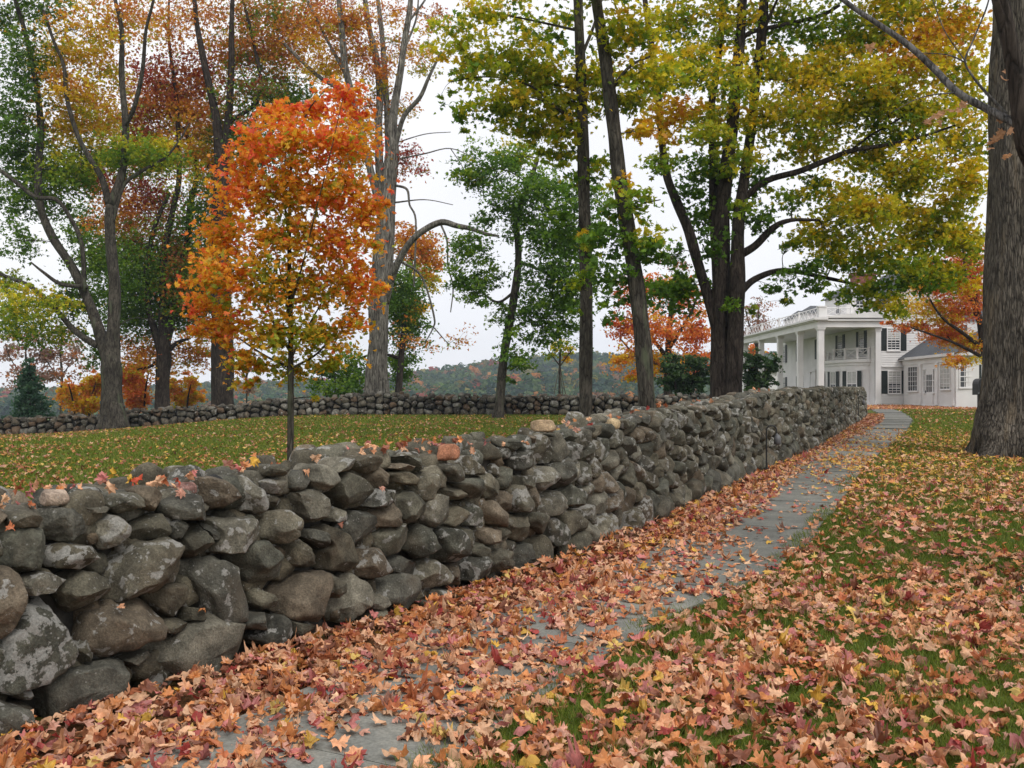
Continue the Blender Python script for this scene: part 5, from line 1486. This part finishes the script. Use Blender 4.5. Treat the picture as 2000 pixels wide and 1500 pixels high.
# ------------------------------------------------------------------ grass
def blades(mb, X, Y, h, w, col, r):
    n = len(X); z = gz(X, Y)
    a = r.uniform(0, 6.28, n); ln = r.normal(size=(n, 2)) * .5
    B = np.stack([X, Y, z - .005], -1); s = np.stack([np.cos(a), np.sin(a), 0 * a], -1) * w[:, None]
    T = B + np.stack([ln[:, 0] * h, ln[:, 1] * h, h], -1)
    V = np.stack([B - s, B + s, T], 1).reshape(-1, 3)
    mb.add(V, np.arange(n * 3).reshape(-1, 3), np.repeat(col, 3, 0))
gr = np.random.default_rng(5)
GC = np.array([(.12, .18, .02), (.16, .215, .024), (.22, .25, .034), (.08, .13, .014), (.30, .26, .07)])
mb = MB()
# right lawn, near
n = 270000
Y = 3.3 + 14.5 * gr.uniform(0, 1, n) ** 1.5; X = pathRX(Y) + (Y * .58 + 3.4 - pathRX(Y)) * gr.uniform(-.03, 1, n)
h = gr.uniform(.025, .06, n) * (1 + .5 * (fnoise(X * 2, Y * 2, 9) > .55)); w = .0016 + .00045 * Y * gr.uniform(.5, 1, n)
blades(mb, X, Y, h, w, GC[gr.choice(5, n, p=[.3, .3, .2, .15, .05])] * gr.uniform(.75, 1.25, (n, 1)), gr)
n = 90000
Y = gr.uniform(17, 58, n); X = pathRX(Y) + .1 + gr.uniform(0, 1, n) * (Y * .55 + 2 - pathRX(Y))
blades(mb, X, Y, gr.uniform(.03, .07, n), .006 + .0006 * Y, GC[gr.choice(5, n, p=[.25, .35, .3, .05, .05])] * gr.uniform(.8, 1.3, (n, 1)), gr)
# lawn behind the wall
n = 260000
Y = 9 + 38 * gr.uniform(0, 1, n) ** 1.1; X = -Y * .58 - 2 + gr.uniform(0, 1, n) * (wallX(Y) - 1.0 + Y * .58 + 2)
h = gr.uniform(.03, .08, n); w = .004 + .0006 * Y
blades(mb, X, Y, h, w, GC[gr.choice(5, n, p=[.28, .34, .25, .08, .05])] * gr.uniform(.75, 1.25, (n, 1)), gr)
tag(mb.build("lawn_grass", M['grass']), "short mown grass of the lawns", "grass", kind="stuff")

# ------------------------------------------------------------------ fallen leaves
LP = np.array([(.70, .41, .24), (.66, .33, .175), (.58, .23, .075), (.42, .13, .05), (.34, .05, .04), (.5, .17, .15), (.62, .36, .05), (.25, .09, .05), (.55, .28, .2), (.66, .45, .12)])
#               tan           salmon tan     orange brown  rust           red            pink           yellow         dark brown     dusty pink    pale yellow
W_near = np.array([4.4, 4.4, 4.4, 3.4, 1.2, 1.5, .5, 1.7, 2.0, .5])
W_wall = np.array([3, 3.2, 4.2, 3.6, 1.3, 1.2, .8, 1.6, 1.4, .3])
W_far = np.array([1.6, 1.4, 3.2, 2, .3, .2, 5, 1, .3, 3.2])
W_lawn = np.array([1.6, 1.2, 3.2, 2.6, .5, .2, 1.4, 2.4, .4, .8])
def leafcol(n, w0, w1, t, r):
    a = LP[r.choice(10, n, p=w0 / w0.sum())]; b = LP[r.choice(10, n, p=w1 / w1.sum())]
    c = np.where((r.uniform(0, 1, n) < t)[:, None], b, a)
    return np.clip(c * r.uniform(.84, 1.3, (n, 1)), .01, .85)
lr = np.random.default_rng(99)
lm = MB()
# beside the path and on the right lawn
N = 1000000
Y = 2.9 + 31 * lr.uniform(0, 1, N) ** 1.9
xl = wallX(Y) - .02; xr = Y * .57 + 3.2
X = xl + (xr - xl) * lr.uniform(0, 1, N)
pL, pR = pathLX(Y), pathRX(Y)
pdf = 1.9 ** -1 * (((Y - 2.9) / 31) ** (1 / 1.9 - 1)) / 31 / (xr - xl) * N        # samples per square metre here
nz = fnoise(X * 1.3, Y * 1.3, 40); nz2 = fnoise(X * 3.2, Y * 3.2, 41)
strip = (X < pL + np.interp(Y, [4.2, 6, 8, 12, 20], [.78, .74, .68, .52, .3]) + (nz - .5) * .5) & (X > wallX(Y) + .03)
onp = (~strip) & (X < pR - .10 + (nz2 - .5) * .35)
lawn = ~strip & ~onp
cover = np.interp(Y, [4, 6.2, 7.2, 8.4, 10, 13, 16, 19, 25, 30], [330, 340, 260, 110, 45, 26, 40, 105, 45, 14])
patch = smooth((nz2 * .6 + nz * .4 - .40) / .16)
tgt = np.where(strip, np.interp(Y, [4, 10, 18, 34], [450, 360, 200, 100]),
      np.where(onp, cover * (.26 + 1.35 * patch), np.interp(Y, [3, 5, 8, 12, 18, 24, 32, 36], [310, 270, 190, 130, 130, 62, 8, 3]) * (.32 + 1.1 * smooth((nz2 * .6 + nz * .4 - .38) / .17))))
keep = lr.uniform(0, 1, N) < tgt / pdf
X, Y, strip, onp, lawn = X[keep], Y[keep], strip[keep], onp[keep], lawn[keep]
n = len(X)
depth = np.where(strip, .05, np.where(onp, .022, .05))
wallpile = smooth(1 - (X - wallX(Y)) / .35) * .03 * strip
Z = gz(X, Y) + np.where(onp, .035, .012) + lr.uniform(0, 1, n) * depth + wallpile
size = .034 + .04 * lr.uniform(0, 1, n) ** 1.2
tilt = np.where(onp, .18, np.where(strip, .42, .40))
U = np.stack([lr.normal(size=n) * tilt, lr.normal(size=n) * tilt - .08, np.ones(n)], -1)
t = smooth((Y - 10) / 10)
col = leafcol(n, W_near, W_far, t, lr)
cw = leafcol(n, W_wall, W_wall, t * 0, lr)
col = np.where((strip & (lr.uniform(0, 1, n) < smooth((Y - 6) / 5) * .8))[:, None], cw, col)
P = np.stack([X, Y, Z], -1)
print("litter", n)
sort = lr.choice(4, n, p=[.6, .13, .15, .12])          # whole maple, oval, three-lobed, torn
for k, sel in ((0, (Y < 8.5) & (sort == 0)), (4, (Y < 8.5) & (sort == 1)), (5, (Y < 8.5) & (sort == 2)), (6, (Y < 8.5) & (sort == 3)), (1, (Y >= 8.5) & (Y < 16)), (2, Y >= 16)):
    rolled = lr.uniform(0, 1, n) < .22
    for q, cu in ((sel & ~rolled, .36), (sel & rolled, .85)):
        add_leaves(lm, P[q], size[q] * (1.1 if k == 2 else (.85 if k == 4 else 1.0)), U[q], col[q] * (.85 if cu > .5 else 1.0), k, cu, lr)
# lawn behind the wall
N = 60000
Y = 9.5 + 36 * lr.uniform(0, 1, N) ** 1.15; X = -Y * .57 - 2 + lr.uniform(0, 1, N) * (wallX(Y) - 1.0 + Y * .57 + 2)
keep = lr.uniform(0, 1, N) < .08 + .30 * smooth((fnoise(X * .5, Y * .5, 50) - .3) / .35)
X, Y = X[keep], Y[keep]; n = len(X)
add_leaves(lm, np.stack([X, Y, gz(X, Y) + lr.uniform(.02, .07, n)], -1), lr.uniform(.045, .08, n), np.stack([lr.normal(size=n) * .45, lr.normal(size=n) * .45, np.ones(n)], -1), leafcol(n, W_lawn, W_far, .2, lr) * .85, 2, .4, lr)
# leaves drifted along the house front and the far grass
N = 9000
Y = lr.uniform(57, 69, N); X = lr.uniform(19, 28, N); Y = np.where(lr.uniform(0, 1, N) < .12, lr.uniform(34, 58, N), Y); X = np.where(Y < 57, pathRX(Y) + lr.uniform(.1, 9, N), X)
add_leaves(lm, np.stack([X, Y, gz(X, Y) + lr.uniform(.02, .08, N)], -1), lr.uniform(.06, .1, N), np.stack([lr.normal(size=N) * .5, lr.normal(size=N) * .5, np.ones(N)], -1), leafcol(N, W_wall, W_far, .15, lr), 2, .4, lr)
N = 3200
Y = lr.uniform(32, 47, N); X = wallX(np.minimum(Y, 43.6)) + .05 + lr.uniform(0, 1, N) ** 1.3 * (pathLX(Y) + .25 - wallX(np.minimum(Y, 43.6)))
add_leaves(lm, np.stack([X, Y, gz(X, Y) + lr.uniform(.02, .08, N)], -1), lr.uniform(.05, .09, N), np.stack([lr.normal(size=N) * .5, lr.normal(size=N) * .5, np.ones(N)], -1), leafcol(N, W_wall, W_wall, .15, lr) * .8, 2, .4, lr)
# caught on the wall top, in tufts
for px, py, cnt, sp in [(120, 1000, 26, .2), (30, 1000, 14, .2), (190, 985, 14, .15), (375, 960, 16, .13), (325, 955, 3, .04), (355, 975, 4, .05), (480, 940, 4, .06), (550, 922, 10, .12), (600, 908, 8, .12), (770, 892, 12, .06), (740, 955, 5, .04), (850, 885, 18, .12), (900, 888, 20, .12), (925, 870, 8, .06),
                        (1000, 860, 8, .2), (1140, 850, 14, .2), (1180, 845, 10, .15), (1260, 825, 14, .3), (1320, 805, 14, .3), (1400, 798, 10, .3), (1150, 832, 5, .15), (1520, 770, 10, .5)]:
    cnt = max(3, int(cnt * .55)); u, v = px2uv(px, py); o, d, nn = wall_at(u); H = wall_h(u)
    b = lr.uniform(.02, .45, cnt); q = o[None] + d[None] * lr.normal(size=(cnt, 1)) * sp - nn[None] * b[:, None]
    zz = float(gz(*o)) + H + lr.uniform(-.02, .09, cnt)
    cc = leafcol(cnt, W_near, W_wall, .4, lr)
    if px in (325, 355): cc[:] = (.62, .36, .03) if px == 325 else (.55, .08, .03)
    add_leaves(lm, np.stack([q[:, 0], q[:, 1], zz], -1), lr.uniform(.03, .055, cnt), lr.normal(size=(cnt, 3)) * .8 + np.array([.2, -.4, .8]), cc, 0, .5, lr)
# a few lodged between the stones
for px, py in [(10, 1030), (225, 1183), (386, 1187), (738, 950), (655, 1023)]:
    u, v = px2uv(px, py); o, d, nn = wall_at(u); q = o + nn * .04
    add_leaves(lm, np.array([[q[0], q[1], float(gz(*o)) + v]]), np.array([.03]), np.array([[.3, -.4, .9]]), leafcol(1, W_wall, W_wall, 0, lr), 0, .5, lr)
tag(lm.build("fallen_leaves", M['litter']), "fallen maple leaves carpeting path, lawns and wall top", "fallen leaves", kind="stuff")

# ------------------------------------------------------------------ haze
hz_m, ht, hout = new_mat("air")
pv = ht.nodes.new("ShaderNodeVolumePrincipled")
pv.inputs['Color'].default_value = (.74, .85, 1.0, 1)
pv.inputs['Density'].default_value = .00036
pv.inputs['Anisotropy'].default_value = 0.2
ht.links.new(pv.outputs[0], hout.inputs['Volume'])
hb = MB(); hb.box(-1000, 1000, -60, 1100, -14, 60)
tag(hb.build("haze", hz_m), kind="stuff")
